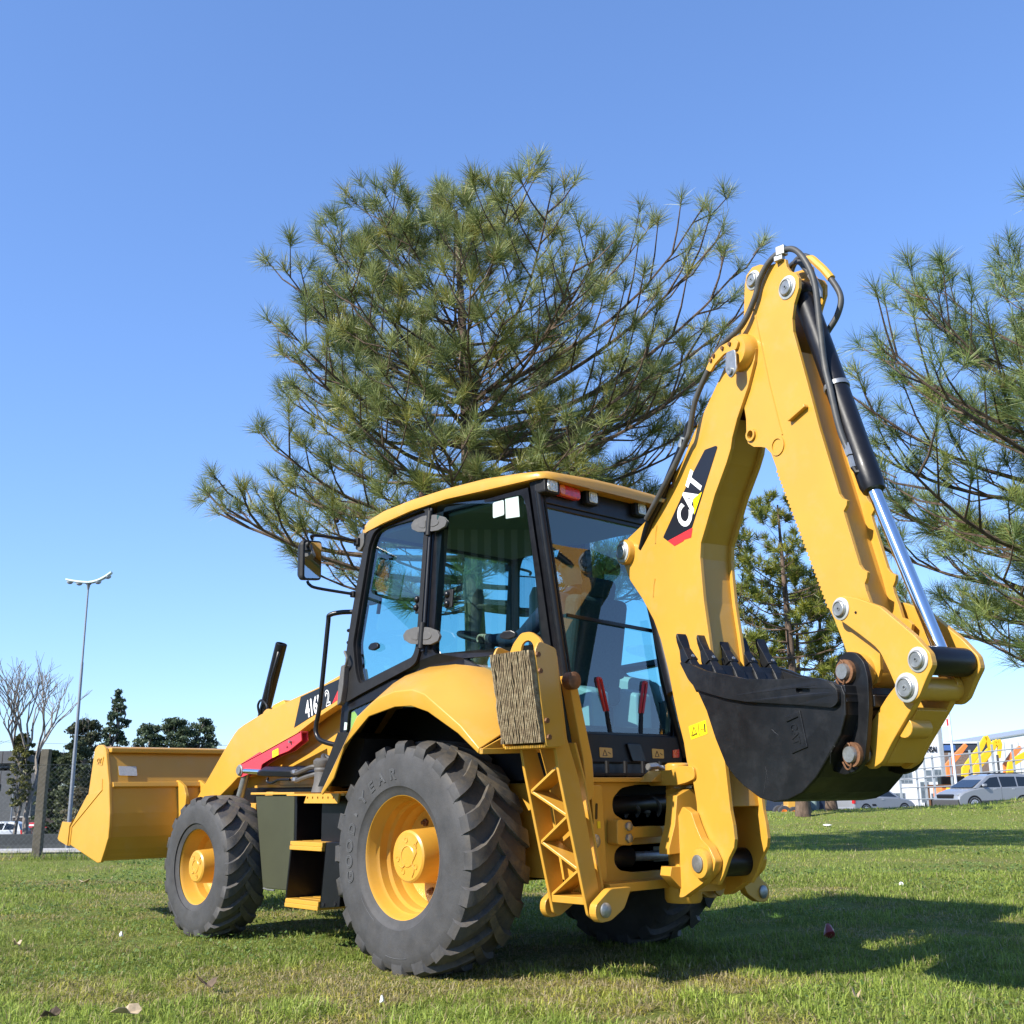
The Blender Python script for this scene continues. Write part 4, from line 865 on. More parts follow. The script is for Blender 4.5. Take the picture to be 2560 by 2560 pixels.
# exhaust
e0, e1 = Vector((2.76,.30,1.50)), Vector((2.525,.30,2.075)); ea = (e1-e0)
mb = MB(); L = ea.length
mb.lathe([(.043,0),(.044,.02),(.046,L*.99),(.040,L),(.034,L),(.034,L-.25),(0,L-.25)], e0, ea, 24); ex = mb.build('exhaust_stack','black',BL)
MB().tube([(2.62,.345,1.60),(2.55,.36,1.80),(2.50,.35,1.95),(2.505,.335,2.0)], .012, 8).build('exhaust_rail','black',ex)
MB().tube(spline([(2.70,.36,1.52),(2.72,.37,1.60),(2.66,.38,1.64),(2.58,.38,1.60),(2.56,.38,1.54)],5),.009,8).build('guard_loop','black',ex)
mb = MB(); mb.prism([(2.62,1.46),(2.50,1.50),(2.38,1.60),(2.42,1.63),(2.56,1.60),(2.64,1.55)], .20, .33, XZ); mb.build('exhaust_bracket','yellow_dull',ex,.004)
# tank, step box, platform
mb = MB(); mb.prism([(1.80,.925),(1.32,.932),(1.30,.34),(1.66,.34)], .45, .90, XZ); tk = mb.build('side_tank','tank',BL,.006)
mb = MB(); mb.prism([(1.318,.93),(1.298,.335),(1.275,.335),(1.29,.93)], .45, .897, XZ); mb.build('tank_shield','black',tk,.003)
mb = MB(); mb.span((1.30,.45,.932),(1.84,.915,.947)); mb.build('tank_lid', Y_, tk, .003)
MB().tube([(1.64,.905,.34),(1.58,.91,.335),(1.50,.91,.335)],.006,6).build('drain_pipe','zinc',tk)
mb = MB()
mb.prism([(.70,.90),(.82,.66),(.62,.66),(.55,.90)], .60, .86, XZ)
mb.prism([(.80,.655),(.845,.275),(.64,.295),(.60,.66)], .985, 1.0, XZ)
mb.loft([[(.80,1.0,.655),(.80,.72,.655),(.785,.72,.655),(.785,1.0,.655)],[(.845,1.0,.275),(.845,.72,.275),(.83,.72,.275),(.83,1.0,.275)]])
mb.loft([[(1.17,1.0,.635),(1.17,.72,.635),(1.185,.72,.635),(1.185,1.0,.635)],[(1.215,1.0,.30),(1.215,.72,.30),(1.23,.72,.30),(1.23,1.0,.30)]])
mb.span((.64,.60,.66),(1.24,.70,.93)); mb.span((.70,.45,.30),(1.24,.62,.92)); mb.span((.66,.72,.62),(1.0,.9,.9))
sb = mb.build('step_box','black',BL,.004)
for z, x0, x1 in ((.625,.835,1.19),(.285,.86,1.225)):
    for j in range(3):
        MB().span((x0+.02*j,1.0-.085*j,z),(x1,1.0-.085*j-.07,z+.026)).build('step_tread', Y_, sb, .003)
    MB().span((x0,.80,z-.025),(x1,1.004,z)).build('step_lip', Y_, sb, .003)
for z in (.55,.50): MB().tube(spline([(.90,.80,z+.02),(.89,.84,z),(.86,.88,z)],4),.006,6).build('spring_hook','zinc',sb)
for x, z in ((.80,.30),(.68,.31)): MB().lathe([(0,0),(.012,0),(.012,.006),(0,.006)], (x,1.0,z), (0,1,0), 10).build('bolt','black_plastic',sb)
mb = MB(); mb.span((.66,.55,.925),(1.30,.97,.938)); mb.prism([(.70,.938),(1.05,.938),(1.08,.88),(.715,.88)], .968, .98, XZ, [rnd([(x-.007,.918),(x+.005,.922),(x+.008,.908),(x-.004,.904)],.003,2) for x in np.linspace(.76,1.04,6)])
mb.build('platform', Y_, BL, .003)
# ---------------- cab
def cl01(v): return max(0., min(1., v))
def ycab(x, z): return .66+(2.65-z)*.085-cl01((-.05-x)/.68)*cl01((2.65-z)/1.5)*.33
def side_l(x, z, d): return (x, ycab(x, z)+d, z)
def side_r(x, z, d): return (x, -ycab(x, z)-d, z)
def xrear(z): return -.69-(2.63-z)*.045
def rear(y, z, d): return (xrear(z)-d, y, z)
def dens(pts, k=4):
    out = []
    for i in range(len(pts)):
        a, b = pts[i], pts[(i+1) % len(pts)]
        for j in range(k): out.append((a[0]+(b[0]-a[0])*j/k, a[1]+(b[1]-a[1])*j/k))
    return out
outer = [(.885,2.63),(.985,2.083),(1.008,1.764),(1.016,1.404),(1.0,1.0),(.93,.97),(.80,1.20),(.55,1.47),(.2,1.60),(-.15,1.60),(-.40,1.48),(-.66,1.25),(-.735,1.2),(-.69,1.70),(-.672,2.1),(-.635,2.63)]
dglass = rnd([(.84,2.52),(.80,2.605),(.72,2.632),(.285,2.66),(.272,1.80),(.30,1.745),(.825,1.622),(.862,1.70),(.915,1.88)], .035, 4)
qglass = rnd([(.115,2.655),(-.585,2.60),(-.61,2.527),(-.633,2.084),(-.63,1.742),(.09,1.738),(.122,1.77)], .03, 4)
lqglass = rnd([(-.13,1.695),(-.60,1.70),(-.61,1.45)], .015, 3)
ldglass = rnd([(.935,1.45),(.60,1.52),(.78,1.30),(.945,1.10)], .015, 3)
dg2 = dens(dglass, 1)
def cabside(mp, left):
    mb = MB(); mb.prism(dens(outer, 3), -.05, 0, mp, [dglass, qglass, lqglass, ldglass])
    fr = mb.build('cab_side_frame', 'black', BL, .006)
    for nm, g, d in (('door_window', dglass, -.012), ('quarter_window', qglass, -.004), ('lower_quarter_window', lqglass, -.012), ('lower_door_window', ldglass, -.012)):
        c = (sum(p[0] for p in g)/len(g), sum(p[1] for p in g)/len(g))
        gg = [(c[0]+(p[0]-c[0])*1.012, c[1]+(p[1]-c[1])*1.012) for p in g]
        m2 = MB(); n = len(gg); Q = np.array([mp(p[0], p[1], d) for p in gg])      # flat pane fitted to its opening
        co = np.linalg.lstsq(np.c_[Q[:,0], Q[:,2], np.ones(n)], Q[:,1], rcond=None)[0]; Q[:,1] = np.c_[Q[:,0], Q[:,2], np.ones(n)] @ co
        m2.add(Q.tolist(), [tuple(range(n))]); m2.build(nm, 'glass', fr, fix=False)
    # raised door frame around the door window
    dout = rnd([(.905,2.60),(.86,2.635),(.60,2.675),(.235,2.69),(.222,1.78),(.25,1.70),(.30,1.675),(.80,1.545),(.955,1.50),(.975,1.62),(1.0,1.80),(.975,2.10)], .03, 3)
    din = rnd([(.855,2.53),(.815,2.615),(.72,2.645),(.275,2.672),(.26,1.80),(.29,1.735),(.825,1.608),(.875,1.70),(.93,1.88)], .035, 4)
    MB().prism(dout, .001, .02, mp, [din]).build('door_frame', 'black_plastic', fr, .005)
    if left:
        MB().tube([mp(.205,2.66,.022), mp(.195,2.2,.022), mp(.186,1.76,.022)], .013, 10).build('hinge_post', 'black', fr)
        for zc, xa in ((2.563,.204),(1.857,.192)):      # door hinges: two rounded plates on a knuckle
            for sx in (1,-1):
                o = [(xa+sx*.024,zc+.052),(xa+sx*.07,zc+.05),(xa+sx*.15,zc+.03),(xa+sx*.178,zc+.0),(xa+sx*.165,zc-.03),(xa+sx*.10,zc-.052),(xa+sx*.024,zc-.055)]
                o = [(a, b-(a-xa)*-.12) for a, b in o]
                MB().prism(rnd(o, .008, 3), .022, .042, mp).build('hinge_plate', 'grey_plastic', fr, .006, 2)
                o2 = [(xa+sx*.03+(a-xa-sx*.03)*.5, zc+(b-zc)*.5) for a, b in o]
                MB().prism(rnd(o2, .01, 3), .0425, .046, mp).build('hinge_recess', 'grey_plastic', fr, .002)
            k = MB(); k.tube([mp(xa,zc+.078,.034), mp(xa,zc-.078,.034)], .02, 12); k.build('hinge_knuckle', 'black_plastic', fr)
        for x, z in ((.028,2.093),(.022,2.036),(.318,2.10),(.322,2.048)):
            c = Vector(mp(x,z,0)); MB().lathe([(0,.012),(.012,.010),(.019,.004),(.021,-.004),(0,-.004)], c, (0,1,.085), 16).build('window_stud', 'black', fr)
        for x0, x1 in ((.05,-.02),(.30,.335)):
            MB().prism(rnd([(x0,2.12),(x1,2.12),(x1,2.01),(x0,2.01)],.01,2), -.022, -.008, mp).build('window_catch','black_plastic',fr,.003)
        for x, z in ((.704,1.839),(-.441,1.803)):
            MB().prism(rnd([(x-.05,z+.012),(x-.02,z+.028),(x+.03,z+.026),(x+.055,z+.006),(x+.05,z-.012),(x+.0,z-.024),(x-.05,z-.012)],.008,2), -.002, .02, mp).build('window_latch','black',fr,.005)
        # latch lever inside the front edge
        MB().prism(rnd([(.845,2.22),(.80,2.225),(.785,2.19),(.73,2.165),(.74,2.06),(.752,2.06),(.745,2.14),(.79,2.13),(.86,2.13)],.01,2), -.04, -.015, mp).build('door_lever','black_plastic',fr,.003)
        # outside door handle on the front post
        MB().prism(rnd([(.985,1.74),(.945,1.745),(.94,1.60),(.95,1.50),(.985,1.48),(.995,1.60)],.01,2), .015, .06, mp).build('door_handle','grey_plastic',fr,.01,3)
        MB().tube(spline([mp(.945,1.73,.05),mp(.92,1.78,.06),mp(.955,1.83,.06)],4),.009,8).build('handle_lever','grey_plastic',fr)
        for g in ([(-.331,2.60),(-.425,2.60),(-.425,2.51),(-.331,2.505)], [(-.437,2.605),(-.547,2.60),(-.547,2.478),(-.437,2.485)]):
            MB().prism(rnd(g,.012 if g[0][0]>-.4 else .002,3), -.0075, -.0065, mp).build('window_sticker','sticker',fr)
        MB().prism([(.965,1.38),(.935,1.375),(.935,1.33),(.965,1.33)], .0008, .002, mp).build('window_sticker','sticker',fr)
        MB().prism([(.92,1.33),(.87,1.36),(.84,1.40),(.90,1.45),(.925,1.44)], -.02, -.018, mp).build('inside_label','label_yellow',fr)
    return fr
cabside(side_l, True); cabside(side_r, False)
# rear wall
hw = lambda z: ycab(-.73, z)
ro = [(-hw(2.66),2.66)]+[(-hw(z),z) for z in (2.4,2.1,1.8,1.5,1.2)]+[(-.44,1.02),(.44,1.02)]+[(hw(z),z) for z in (1.2,1.5,1.8,2.1,2.4)]+[(hw(2.66),2.66)]
rg = rnd([(-.585,2.515),(-.54,2.2),(-.46,1.7),(-.385,1.262),(.385,1.262),(.46,1.7),(.54,2.2),(.585,2.515)], .03, 4)
mb = MB(); mb.prism(ro, -.04, 0, rear, [rg]); rw = mb.build('cab_rear_frame', 'black', BL, .005)
m2 = MB(); m2.add([rear(p[0]*1.01, 1.88+(p[1]-1.88)*1.01, -.012) for p in rg], [tuple(range(len(rg)))]); m2.build('rear_window', 'glass', rw, fix=False)
mb = MB(); mb.prism([(-.44,1.885),(.45,1.915),(.45,1.895),(-.44,1.862)], -.006, .006, rear); mb.build('window_bar', 'black', rw, .002)
for sg in (1,-1):      # rear corner posts and rubber seals
    pts = [(sg*(hw(z)-.012), z) for z in (2.6,2.3,2.0,1.7,1.4,1.15)]
    MB().tube([rear(a,b,.012) for a,b in pts], .022, 10).build('corner_post', 'black', rw)
    MB().tube([rear(a-sg*.045,b,.006) for a,b in pts], .010, 8).build('window_seal', 'black_plastic', rw)
MB().tube([rear(a,b,.03) for a,b in ((-.285,1.95),(-.335,1.57),(-.42,1.30),(-.47,1.13))], .026, 12).build('hydraulic_pipe','black',rw)
mb = MB(); mb.prism([(-.43,1.25),(.43,1.25),(.455,1.17),(.44,1.09),(-.44,1.09),(-.455,1.17)], .001, .03, rear); lp = mb.build('lower_panel','black_plastic',rw,.008)
for sg in (1,-1): MB().prism(rnd([(sg*.42,1.175),(sg*.36,1.17),(sg*.355,1.125),(sg*.415,1.127)],.004,2), .0305, .034, rear).build('reflector','red_lens',rw)
for y in (.225,-.225):
    MB().prism(rnd([(y+.055,1.175),(y-.05,1.172),(y-.05,1.12),(y+.055,1.12)],.006,2), .0305, .0325, rear).build('warning_label','label_orange',rw)
    m3 = MB()
    for a, b in (((y+.03,1.13),(y+.012,1.162)),((y+.012,1.162),(y-.005,1.13)),((y-.005,1.13),(y+.03,1.13)),((y-.015,1.15),(y-.035,1.14))): m3.tube([rear(*a,.033),rear(*b,.033)],.002,4)
    m3.build('label_print','black',rw)
MB().prism(rnd([(.06,1.20),(-.06,1.20),(-.10,1.10),(.02,1.10)],.01,2), .0305, .045, rear).build('panel_catch','black',rw,.004)
# light bar under the roof: lamps in black housings
mb = MB(); mb.prism([(-.66,2.68),(-.655,2.54),(.655,2.54),(.66,2.68)], .001, .012, rear); lbr = mb.build('light_bar','black',BL,.004)
for y0, y1, sq in ((.66,.54,True),(.285,.175,False),(-.155,-.265,False),(-.54,-.66,True)):
    MB().prism(rnd([(y0,2.668),(y1,2.668),(y1,2.578),(y0,2.578)],.015,3), .012, .085 if sq else .055, rear).build('work_lamp','black_plastic',lbr,.006)
    d = .0855 if sq else .0555
    MB().prism(rnd([(y0-.02,2.657),(y1+.02,2.657),(y1+.02,2.589),(y0-.02,2.589)],.012,3), d, d+.006, rear).build('work_lamp_lens','clear_lens',lbr,.003)
    c = Vector(rear((y0+y1)/2,2.623,d+.006)); MB().lathe([(.028,0),(.03,.003),(.022,.003),(.02,0),(.006,.0),(.005,.003),(0,.003)],c,(-1,0,0),20).build('lamp_reflector','clear_lens',lbr)
for sg in (1,-1):
    a, b = sg*.52, sg*.335
    MB().prism(rnd([(a,2.662),(b,2.655),(b,2.585),(a,2.59)],.025,4), .012, .06, rear).build('tail_lamp','red_lens',lbr,.012,3)
    MB().prism(rnd([(a-sg*.005,2.655),(a-sg*.05,2.655),(a-sg*.05,2.595),(a-sg*.005,2.597)],.02,3), .0605, .064, rear).build('indicator_lens','amber_lens',lbr,.003)
# front wall and windscreen, floor, roof
xf = lambda z: float(np.interp(z, [1.0,1.4,1.76,2.08,2.63],[1.0,1.016,1.008,.985,.885]))
front = lambda y, z, d: (xf(z)+d, y, z)
fo = [(-ycab(.95,z), z) for z in (2.63,2.08,1.76,1.4,1.0)]+[(ycab(.95,z), z) for z in (1.0,1.4,1.76,2.08,2.63)]
fg = rnd([(-.61,2.58),(-.67,2.0),(-.70,1.5),(.70,1.5),(.67,2.0),(.61,2.58)], .03, 4)
mb = MB(); mb.prism(fo, -.04, 0, front, [fg]); fw = mb.build('cab_front_frame','black',BL,.005)
m2 = MB(); m2.add([front(p[0]*1.01,p[1],-.012) for p in fg],[tuple(range(len(fg)))]); m2.build('windscreen','glass',fw,fix=False)
mb = MB(); mb.span((-.74,-.42,.98),(.98,.42,1.04)); mb.build('cab_floor','black_plastic',BL)
# yellow roof shell, crowned in both directions
secs = []
prx = np.array([-.80,-.785,-.74,-.6,-.3,.05,.4,.7,.88,.95,.985])
zt = np.interp(prx, [-.80,-.785,-.74,-.6,-.3,.05,.4,.7,.88,.95,.985],[2.665,2.69,2.705,2.725,2.755,2.765,2.76,2.74,2.715,2.69,2.655])
wd = np.interp(prx, [-.80,-.785,-.74,.8,.95,.985],[.60,.66,.69,.70,.67,.62])
for x, z, w in zip(prx, zt, wd):
    zb = float(np.interp(x,[-.8,-.3,.05,.4,.8,.985],[2.655,2.675,2.69,2.68,2.64,2.62])); zb = min(zb, z-.012)
    secs.append([(x,-w,zb),(x,-w-.004,(zb+z)/2),(x,-w+.012,z-.006),(x,-w+.09,z+.012),(x,-w*.4,z+.03),(x,0,z+.034),(x,w*.4,z+.03),(x,w-.09,z+.012),(x,w-.012,z-.006),(x,w+.004,(zb+z)/2),(x,w,zb)])
mb = MB().loft(secs, smooth=True); rf_ = mb.build('cab_roof', Y_, BL, sharp=50)
for x, w in ((.93,.675),): MB().lathe([(0,0),(.012,0),(.012,.003),(0,.003)], (x,w+.004,2.665), (0,1,0), 10).build('plug','black',rf_)
mb = MB(); mb.span((-.68,-.62,2.60),(.86,.62,2.63)); mb.build('headliner','headliner',BL,.02)
MB().prism(rnd([(.96,2.62),(.90,2.63),(.90,2.54),(.95,2.50),(1.0,2.53)],.02,3), .58, .70, XZ).build('front_lamp','grey_plastic',BL,.01)
# fender over each rear wheel
fl = [(.66,.93),(.545,1.025),(.44,1.213),(.215,1.364),(-.03,1.405),(-.18,1.402),(-.325,1.362),(-.575,1.238),(-.735,1.130)]
fc = [(.668,.945),(.57,1.06),(.325,1.365),(.125,1.462),(-.03,1.490),(-.195,1.489),(-.30,1.458),(-.60,1.275),(-.745,1.156)]
ft = [(1.0,.95),(.93,1.22),(.60,1.50),(.30,1.622),(.07,1.656),(-.168,1.652),(-.26,1.635),(-.54,1.485),(-.79,1.33)]
fy = [.86,.82,.80,.80,.80,.80,.80,.79,.72]
for sg in (1,-1):
    mb = MB(); A = [(x,sg*1.128,z) for x,z in fl]; B = [(x,sg*1.132,z) for x,z in fc]; Bm = [(x*.62+u*.38,sg*(1.13*.52+.48*y),z*.42+.58*w+.004) for (x,z),(u,w),y in zip(fc,ft,fy)]
    T = [(x,sg*y,z) for (x,z),y in zip(ft,fy)]
    T2 = [(x,sg*.56,z-.0) for (x,z) in ft]
    n = 9; vs_ = A+B+Bm+T+T2
    fs = [(r*n+i, r*n+i+1, (r+1)*n+i+1, (r+1)*n+i) for r in range(4) for i in range(n-1)]
    mb.add(vs_, fs, True)
    fd = mb.build('fender', Y_, BL, fix=True, sharp=24)
    so = fd.modifiers.new('solid','SOLIDIFY'); so.thickness = .012; so.offset = -1 if sg > 0 else 1
    bv = fd.modifiers.new('bevel','BEVEL'); bv.width = .006; bv.segments = 2; bv.limit_method='ANGLE'; bv.angle_limit=R_(30)
    mb = MB(); mb.loft([[(-.745,sg*1.13,1.156),(-.745,sg*1.13,1.128),(-.76,sg*1.12,1.128),(-.76,sg*1.12,1.156)],[(-.80,sg*.72,1.17),(-.80,sg*.72,1.14),(-.815,sg*.72,1.14),(-.815,sg*.72,1.17)]])
    mb.loft([[(-.745,sg*1.13,1.150),(-.745,sg*.72,1.15),(-.757,sg*.72,1.15),(-.757,sg*1.13,1.15)],[(-.79,sg*.74,1.33),(-.79,sg*.72,1.33),(-.80,sg*.72,1.33),(-.80,sg*.74,1.33)]])
    mb.build('fender_tail', Y_, fd, .003)
    MB().lathe([(0,0),(.008,0),(.008,.004),(0,.004)], (-.775,sg*.97,1.148), (-1,0,0), 8).build('plug','black',fd)
    mb = MB(); mb.span((-.78,sg*.55,1.0),(.95,sg*.60,1.45)); mb.prism([(.50,.98),(.42,1.25),(.70,1.30),(.90,.98)], sg*.60, sg*1.0, XZ); mb.build('wheel_arch','black_plastic',fd)
# mirror on two stays, grab rails
def mirror(sg):
    P = lambda x,y,z: (x, sg*y, z)
    n_ = Vector((-.86, sg*-.35, -.0)).normalized()
    c = Vector(P(1.07,.985,2.425)); u = Vector((0,0,1)); r = u.cross(n_).normalized()
    def mp(a, b, d): return tuple(c + r*a + u*b + n_*d + Vector((0,0,a*.08*sg)))
    sh = rnd([(-.105,.125),(.105,.14),(.11,-.125),(-.10,-.14)], .03, 4)
    sm = [(a*.72,b*.8) for a,b in sh]
    mb = MB(); mb.loft([[mp(a,b,0) for a,b in sh],[mp(a,b,-.03) for a,b in sh],[mp(a,b,-.065) for a,b in sm]]); mo = mb.build('mirror_housing','black_plastic',BL,.006)
    mg = MB(); gl = [(a*.88,b*.9) for a,b in sh]; mg.prism(gl, .001, .004, mp); mg.build('mirror_glass','mirror',mo)
    MB().tube(spline([mp(.02,.145,-.02),P(1.06,1.0,2.585),P(1.04,.92,2.59),P(.96,.70,2.575)],5),.010,8).build('mirror_stay','black',mo)
    MB().tube(spline([mp(-.02,-.14,-.02),P(1.07,1.0,2.26),P(1.05,.95,2.24),P(.97,.72,2.215)],5),.010,8).build('mirror_stay','black',mo)
    MB().box(P(.965,.69,2.57),(.05,.06,.05)).build('stay_bracket','black_plastic',mo,.006); MB().box(P(.975,.71,2.215),(.04,.05,.04)).build('stay_bracket','black_plastic',mo,.006)
    MB().tube(spline([P(.985,.71,2.10),P(1.06,.76,2.10),P(1.125,.80,2.085),P(1.14,.80,2.04),P(1.17,.80,1.80),P(1.21,.80,1.50),P(1.245,.80,1.36),P(1.225,.80,1.30),P(1.16,.80,1.265),P(1.02,.78,1.235)],5),.016,10).build('grab_rail','black',BL)
    for z in (1.98,1.90): MB().cyl(P(1.03,.715,z),P(1.0,.715,z),.012,8).build('door_stop','black',BL)
mirror(1); mirror(-1)
# ---------------- inside the cab
mb = MB()
mb.box((-.28,0,1.50),(.50,.50,.12)); mb.box((-.50,0,1.80),(.13,.46,.56), Matrix.Rotation(R_(-10),3,'Y')); mb.box((-.56,0,2.12),(.09,.26,.14), Matrix.Rotation(R_(-10),3,'Y'))
seat = mb.build('operator_seat','foam',BL,.05,4)
MB().span((-.48,-.2,1.04),(-.08,.2,1.44)).build('seat_base','black_plastic',seat,.02)
for sg in (1,-1): MB().box((-.30,sg*.30,1.64),(.32,.07,.06)).build('armrest','foam',seat,.02)
mb = MB(); mb.prism([(.95,1.04),(.95,1.72),(.80,1.76),(.66,1.62),(.62,1.04)], -.22, .22, XZ); dash = mb.build('front_console','console',BL,.03,3)
sc = Vector((.44,.0,1.92)); sa = Vector((-.30,0,.95)).normalized()
mb = MB(); su = sa.orthogonal().normalized(); sw = sa.cross(su)
ring = [sc+(su*math.cos(a)+sw*math.sin(a))*.20 for a in np.linspace(0,2*math.pi,40,endpoint=False)]
mb.tube(ring+[ring[0]], .017, 10, False); mb.lathe([(0,.0),(.055,0),(.06,-.02),(.05,-.05),(0,-.06)], sc, sa, 20)
for a in (.5,2.6,4.7): mb.tube([sc-sa*.02, sc+(su*math.cos(a)+sw*math.sin(a))*.2], .014, 8)
sw_o = mb.build('steering_wheel','black_plastic',BL)
MB().cyl(sc-sa*.03, Vector((.70,0,1.45)), .04, 14).build('steering_column','black_plastic',sw_o)
mb = MB(); mb.prism([(-.66,1.04),(-.66,1.50),(-.52,1.545),(-.45,1.40),(-.42,1.04)], .04, .20, XZ); mb.prism([(-.66,1.04),(-.66,1.50),(-.52,1.545),(-.45,1.40),(-.42,1.04)], -.34, -.20, XZ); mb.build('rear_console','console',BL,.02,3)
mb = MB(); mb.span((-.70,-.42,1.04),(-.60,.42,1.30)); mb.build('rear_trim','black_plastic',BL,.02)
for y0, y1 in ((-.19,-.12),(.205,.12)):
    lv = MB().tube([(-.735,y1,1.18),(-.735,y1*.6+y0*.4,1.38)],[.02,.012],8).build('stabiliser_lever','black_plastic',BL)
    MB().tube(spline([(-.735,y1*.6+y0*.4-.012,1.38),(-.735,y0-.014,1.545),(-.735,y0,1.56),(-.735,y0+.016,1.545),(-.735,y1*.6+y0*.4+.014,1.38)],5),.009,8).build('lever_grip','red_grip',lv)
for y in (.10,-.10):
    MB().tube([(-.52,y,1.54),(-.50,y,1.72),(-.46,y*.9,1.80)],.011,8).build('joystick','black_plastic',BL); MB().lathe([(0,.05),(.022,.04),(.026,.01),(.02,-.02),(0,-.02)],(-.46,y*.9,1.82),(0,0,1),14).build('joystick_knob','black_plastic',BL)
# right rear inner trim, front right post with exhaust view, grille strip
mb = MB(); mb.prism([(.30,1.75),(.10,1.75),(-.5,1.60),(-.62,1.40),(-.62,1.05),(.3,1.05)], -.62, -.50, XZ); mb.build('side_trim','console',BL,.03,3)
mb = MB(); mb.prism([(.86,1.05),(.86,1.66),(.50,1.80),(.42,1.76),(.45,1.05)], -.66, -.52, XZ); mb.build('front_trim','console',BL,.03,3)
MB().tube([(.62,-.60,1.75),(.60,-.60,2.30),(.60,-.60,2.36)],[.045,.045,.02],14).build('air_duct','console',BL)
# ================================================================== trees
def needles(tips, dirs, n_per, length, width, seed, cA, cB, curve=.22, along=.15):
    """bottle-brush tufts: needles radiating forward from the last stretch of each shoot"""
    r = np.random.default_rng(seed); T = np.asarray(tips); Dv = np.asarray(dirs); m = len(T); n = m*n_per
    ti = np.repeat(np.arange(m), n_per); t = T[ti]; d = Dv[ti]
    o = np.cross(d, np.array([.31,.2,.93])); o /= np.linalg.norm(o,axis=1)[:,None]+1e-9; q = np.cross(d,o)
    a = r.uniform(0,2*np.pi,n); f = r.random(n)
    out = o*np.cos(a)[:,None]+q*np.sin(a)[:,None]
    base = t-d*(f*along)[:,None]
    spread = (.15+1.25*r.random(n)**.9+r.normal(0,.12,n))[:,None]
    v = d*np.cos(spread)+out*np.sin(spread); v[:,2] += .06
    L = (length*(.7+.45*r.random(n)))[:,None]
    mid = base+v*L*.55; tip = base+v*L; tip[:,2] -= (curve*L[:,0]*(r.random(n)*.8)); mid[:,2] -= curve*.15*L[:,0]
    s = np.cross(v, r.normal(0,1,(n,3))); s /= np.linalg.norm(s,axis=1)[:,None]+1e-9; s *= width*.5
    V = np.stack([base-s, base+s, mid+s*.9, mid-s*.9, tip],1).reshape(-1,3)
    b5 = (np.arange(n)*5)[:,None]; F = np.concatenate([b5+[0,1,2],b5+[0,2,3],b5+[3,2,4]],1).reshape(-1,3)
    tone = r.random(m)[ti]*.65+r.random(n)*.35; warm = (r.random(m) < .22)[ti]
    col = np.array(cA)*(1-tone[:,None])+np.array(cB)*tone[:,None]; col[warm] *= np.array([1.3,1.12,.8])
    old = r.random(n) < .04; col[old] = [.22,.15,.06]
    return V, F, np.repeat(np.concatenate([col,np.ones((n,1))],1),5,0)
def cone_geo(mb, p, s):
    mb.lathe([(0,-.5*s),(.3*s,-.38*s),(.42*s,-.1*s),(.36*s,.2*s),(.2*s,.42*s),(0,.5*s)], p, Vector((random.gauss(0,.5),random.gauss(0,.5),1)), 7)
